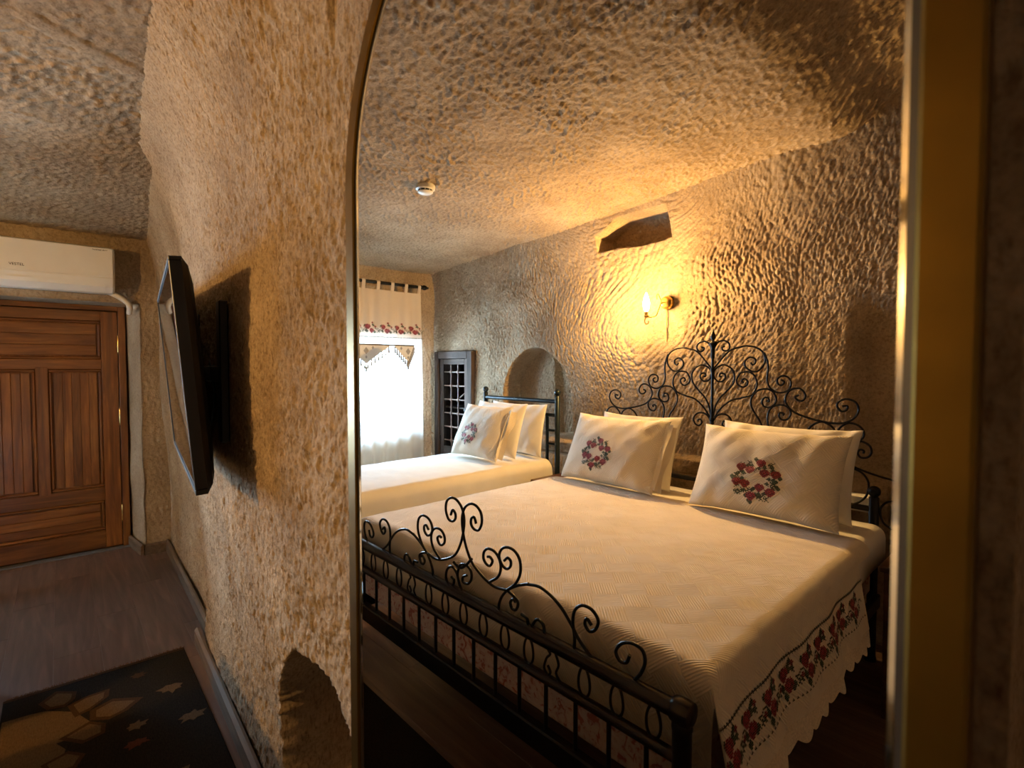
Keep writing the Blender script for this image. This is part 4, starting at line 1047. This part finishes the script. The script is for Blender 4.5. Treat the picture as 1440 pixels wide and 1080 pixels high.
# ------------------------------------------------------------------ wall socket
so = empty('wall_socket', (.115, 2.075, .775), label='cream wall socket half hidden behind the scrolled headboard', cat='socket')
MB().box((-.06, -.05, -.042), (.06, .02, .042), 0, .006).build('plate', M['white_plastic'], so)
for x in (-.03, .03): MB().lathe([(.020, -.052), (.018, -.052), (.016, -.049)], 16, (x, 0, 0), 'y').build('outlet', M['white_plastic'], so, True)

# ------------------------------------------------------------------ curtain, rod, lace valance
CX = 3.985
rod = empty('curtain_rod', (CX, 1.2, 2.315), label='black curtain rod with turned finial above the window', cat='curtain rod')
MB().tube([(0, -.56, 0), (0, 0, 0), (0, .64, 0)], .0150, 12).build('pole', M['iron'], rod, True, 50)
for s, y in ((1, .64), (-1, -.56)):
    MB().lathe([(r, s*h) for r, h in ((.014, 0), (.022, .004), (.022, .020), (.016, .024), (.025, .036), (.027, .050), (.022, .070), (.012, .080), (.008, .086), (.012, .094), (.001, .104))], 16, (0, y, 0), 'y').build('finial', M['iron'], rod, True, 40)
for y in (-.53, .543):
    MB().box((0, y-.012, -.012), (float(end_x(1.2+y))-CX+.01, y+.012, .012), 0, .003).build('bracket', M['iron'], rod)
cu = empty('curtain', (CX, 1.285, 0), label='cream tab top curtain with rose border hanging before the window', cat='curtain')
def cur(a, b):
    """a across (y), b height"""
    dn = np.clip((2.25-b)/1.6, 0, 1)
    return np.stack([(.006 + .018*dn)*np.sin(a*46 + .8*np.sin(a*9)) + .008*np.sin(a*17+b), a + .035*dn*np.clip(a, 0, 1), b], -1)
def cloth(name, z0, z1, mat, dz=.03):
    yy = np.linspace(-.57, .555, 200); zz = np.linspace(z0, z1, max(3, int((z1-z0)/dz)+1)); A, B = np.meshgrid(yy, zz, indexing='ij')
    return grid_mesh(name, cur(A, B), mat, cu)
cloth('upper_cloth', 1.775, 2.245, M['curtain']); cloth('sheer_cloth', .06, 1.776, M['sheer'])
for k in range(8):
    y = -.553 + k*.1556
    P = [(-.0155*math.sin(t), .0165*math.cos(t)) for t in np.linspace(0, math.pi, 9)]
    mb = MB(); sec = [(-.002, 2.235-2.315)] + [(-.0185, 0)] + [(-.0185*math.cos(t), .0195*math.sin(t)) for t in np.linspace(.3, math.pi-.3, 6)] + [(.0185, 0), (.003, 2.235-2.315)]
    v = []; f = []
    for x, z in sec: v += [(x, y-.018, 2.315+z), (x, y+.018, 2.315+z)]
    f = [(2*i, 2*i+1, 2*i+3, 2*i+2) for i in range(len(sec)-1)]
    mb.add(v, f); mb.build('tab', M['curtain'], cu)
st = {}
for i in range(7):
    o = i*26
    stamp(st, LEAF, o-6, -4); stamp(st, LEAF2, o+6, 5, True); stamp(st, LEAF, o+8, -5); stamp(st, LEAF2, o-8, 4); stamp(st, ROSE, o-4, 2); stamp(st, ROSE, o+3, -4); stamp(st, BUD, o+10, 2); stamp(st, BUD, o+5, 8)
    for j in range(10): st[(o+11+j, round(-1+1.2*math.sin(j)))] = 4
    stamp(st, SPRIG, o+15, -4)
    for j in range(26):
        if j % 5 != 4: st[(o+j-8, -13)] = 4
        if j % 3 == 0: st[(o+j-8, -14)] = 4
o = stitch_mesh('rose_border', st, .0062, (-.50, 1.865), lambda a, b: cur(a, b), cu, -.0015)
tag(o, 'red and green cross stitch rose band')
va = empty('lace_valance', (CX-.055, 1.27, 1.705), label='pale lace points with tassels on a thin rod before the sheer', cat='valance')
MB().tube([(0, -.50, 0), (0, .455, 0)], .0065, 8).build('thin_rod', M['rug_tan'], va, True)
for pts in ([(-.32, -.006), (.185, -.006), (-.075, -.185)], [(.225, -.006), (.455, -.006), (.385, -.165)]):
    cy = pts[2][0] - .02
    mb = MB(); mb.prism(pts, 'x', -.001, .001); ln = mb.build('lace_point', M['lace_point'], va)
    for dy, dz, q in ((.02, -.06, .035), (-.06, -.03, .018), (.09, -.03, .018), (.02, -.12, .016)):
        c = (cy+dy, dz); mb = MB(); mb.prism([(c[0]-q*.8, c[1]), (c[0], c[1]-q), (c[0]+q*.8, c[1]), (c[0], c[1]+q)], 'x', -.0025, -.0012); mb.build('lace_diamond', M['curtain_lace'], ln)
    for e0, e1 in ((pts[0], pts[2]), (pts[1], pts[2])):
        for k in range(7):
            t = (k+.5)/7; y = e0[0]+(e1[0]-e0[0])*t; z = e0[1]+(e1[1]-e0[1])*t
            MB().lathe([(.002, .004), (.009, -.006), (.006, -.014), (.013, -.060), (.002, -.062)], 8, (0, y, z)).build('tassel', M['curtain_lace'], va, True)
    MB().lathe([(.002, .004), (.010, -.010), (.006, -.02), (.014, -.075), (.002, -.078)], 8, (0, pts[2][0], pts[2][1])).build('tassel', M['curtain_lace'], va, True)

# ------------------------------------------------------------------ built-in cupboard with turned lattice door
cp = empty('wall_cupboard', (3.7275, 2.06, .43), label='old dark wood cupboard with lattice door set in the rock corner', cat='cupboard')
CWd, CH = .322, 1.22
for lo, hi, m in (((-CWd, -.01, 0), (-CWd+.075, .06, CH), 'cup_wood'), ((CWd-.075, -.01, 0), (CWd, .06, CH), 'cup_wood'), ((-CWd+.075, -.01, CH-.075), (CWd-.075, .06, CH), 'cup_wood_h'), ((-CWd+.075, -.01, 0), (CWd-.075, .06, .075), 'cup_wood_h')):
    MB().box(lo, hi, 0, .006).build('casing', M[m], cp)
for lo, hi in (((-CWd+.02, .06, .02), (-CWd+.035, .40, CH-.02)), ((CWd-.035, .06, .02), (CWd-.02, .40, CH-.02)), ((-CWd+.02, .385, .02), (CWd-.02, .40, CH-.02)), ((-CWd+.02, .06, CH-.035), (CWd-.02, .40, CH-.02)), ((-CWd+.02, .06, .02), (CWd-.02, .40, .035)), ((-CWd+.035, .08, .62), (CWd-.035, .385, .635))):
    MB().box(lo, hi).build('inner_board', M['cup_wood'], cp)
dw = CWd-.080
dd = MB().box((-dw, .012, .08), (-dw+.062, .045, CH-.08), 0, .003).build('door_stile', M['cup_wood'], cp)
MB().box((dw-.062, .012, .08), (dw, .045, CH-.08), 0, .003).build('door_stile', M['cup_wood'], cp)
MB().box((-dw+.062, .012, CH-.135), (dw-.062, .045, CH-.08), 0, .003).build('door_rail', M['cup_wood_h'], cp)
MB().box((-dw+.062, .012, .08), (dw-.062, .045, .22), 0, .003).build('door_rail', M['cup_wood_h'], cp)
lw = dw-.062; rows = 6; cz = [(.22 + (CH-.135-.22)*(k+.45)/rows) for k in range(rows)]; cxs = [-lw/3, lw/3]
for x in cxs: MB().tube([(x, .028, .215), (x, .028, CH-.13)], .0085, 10).build('lattice_bar', M['lattice'], cp, True, 50)
for z in cz:
    MB().tube([(-lw-.005, .028, z), (lw+.005, .028, z)], .0075, 10).build('lattice_bar', M['lattice'], cp, True, 50)
    for x in cxs: MB().ball((x, .028, z), .019, 12, 8, 0, (1, .9, 1.25)).build('turned_knob', M['lattice'], cp, True)
MB().tube([(lw*.2, .09, cz[3]-.01), (-lw*.85, .06, cz[3]+.085)], .009, 8).build('loose_stick', M['lattice'], cp, True)
MB().lathe([(.006, 0), (.012, -.006), (.02, -.014), (.016, -.022), (.004, -.026)], 14, (-dw+.030, .012, .62), 'y').build('knob', M['iron'], cp, True, 40)
for z in (.3, 1.02): MB().box((dw-.006, .004, z-.03), (dw+.010, .012, z+.03)).build('hinge', M['iron'], cp)
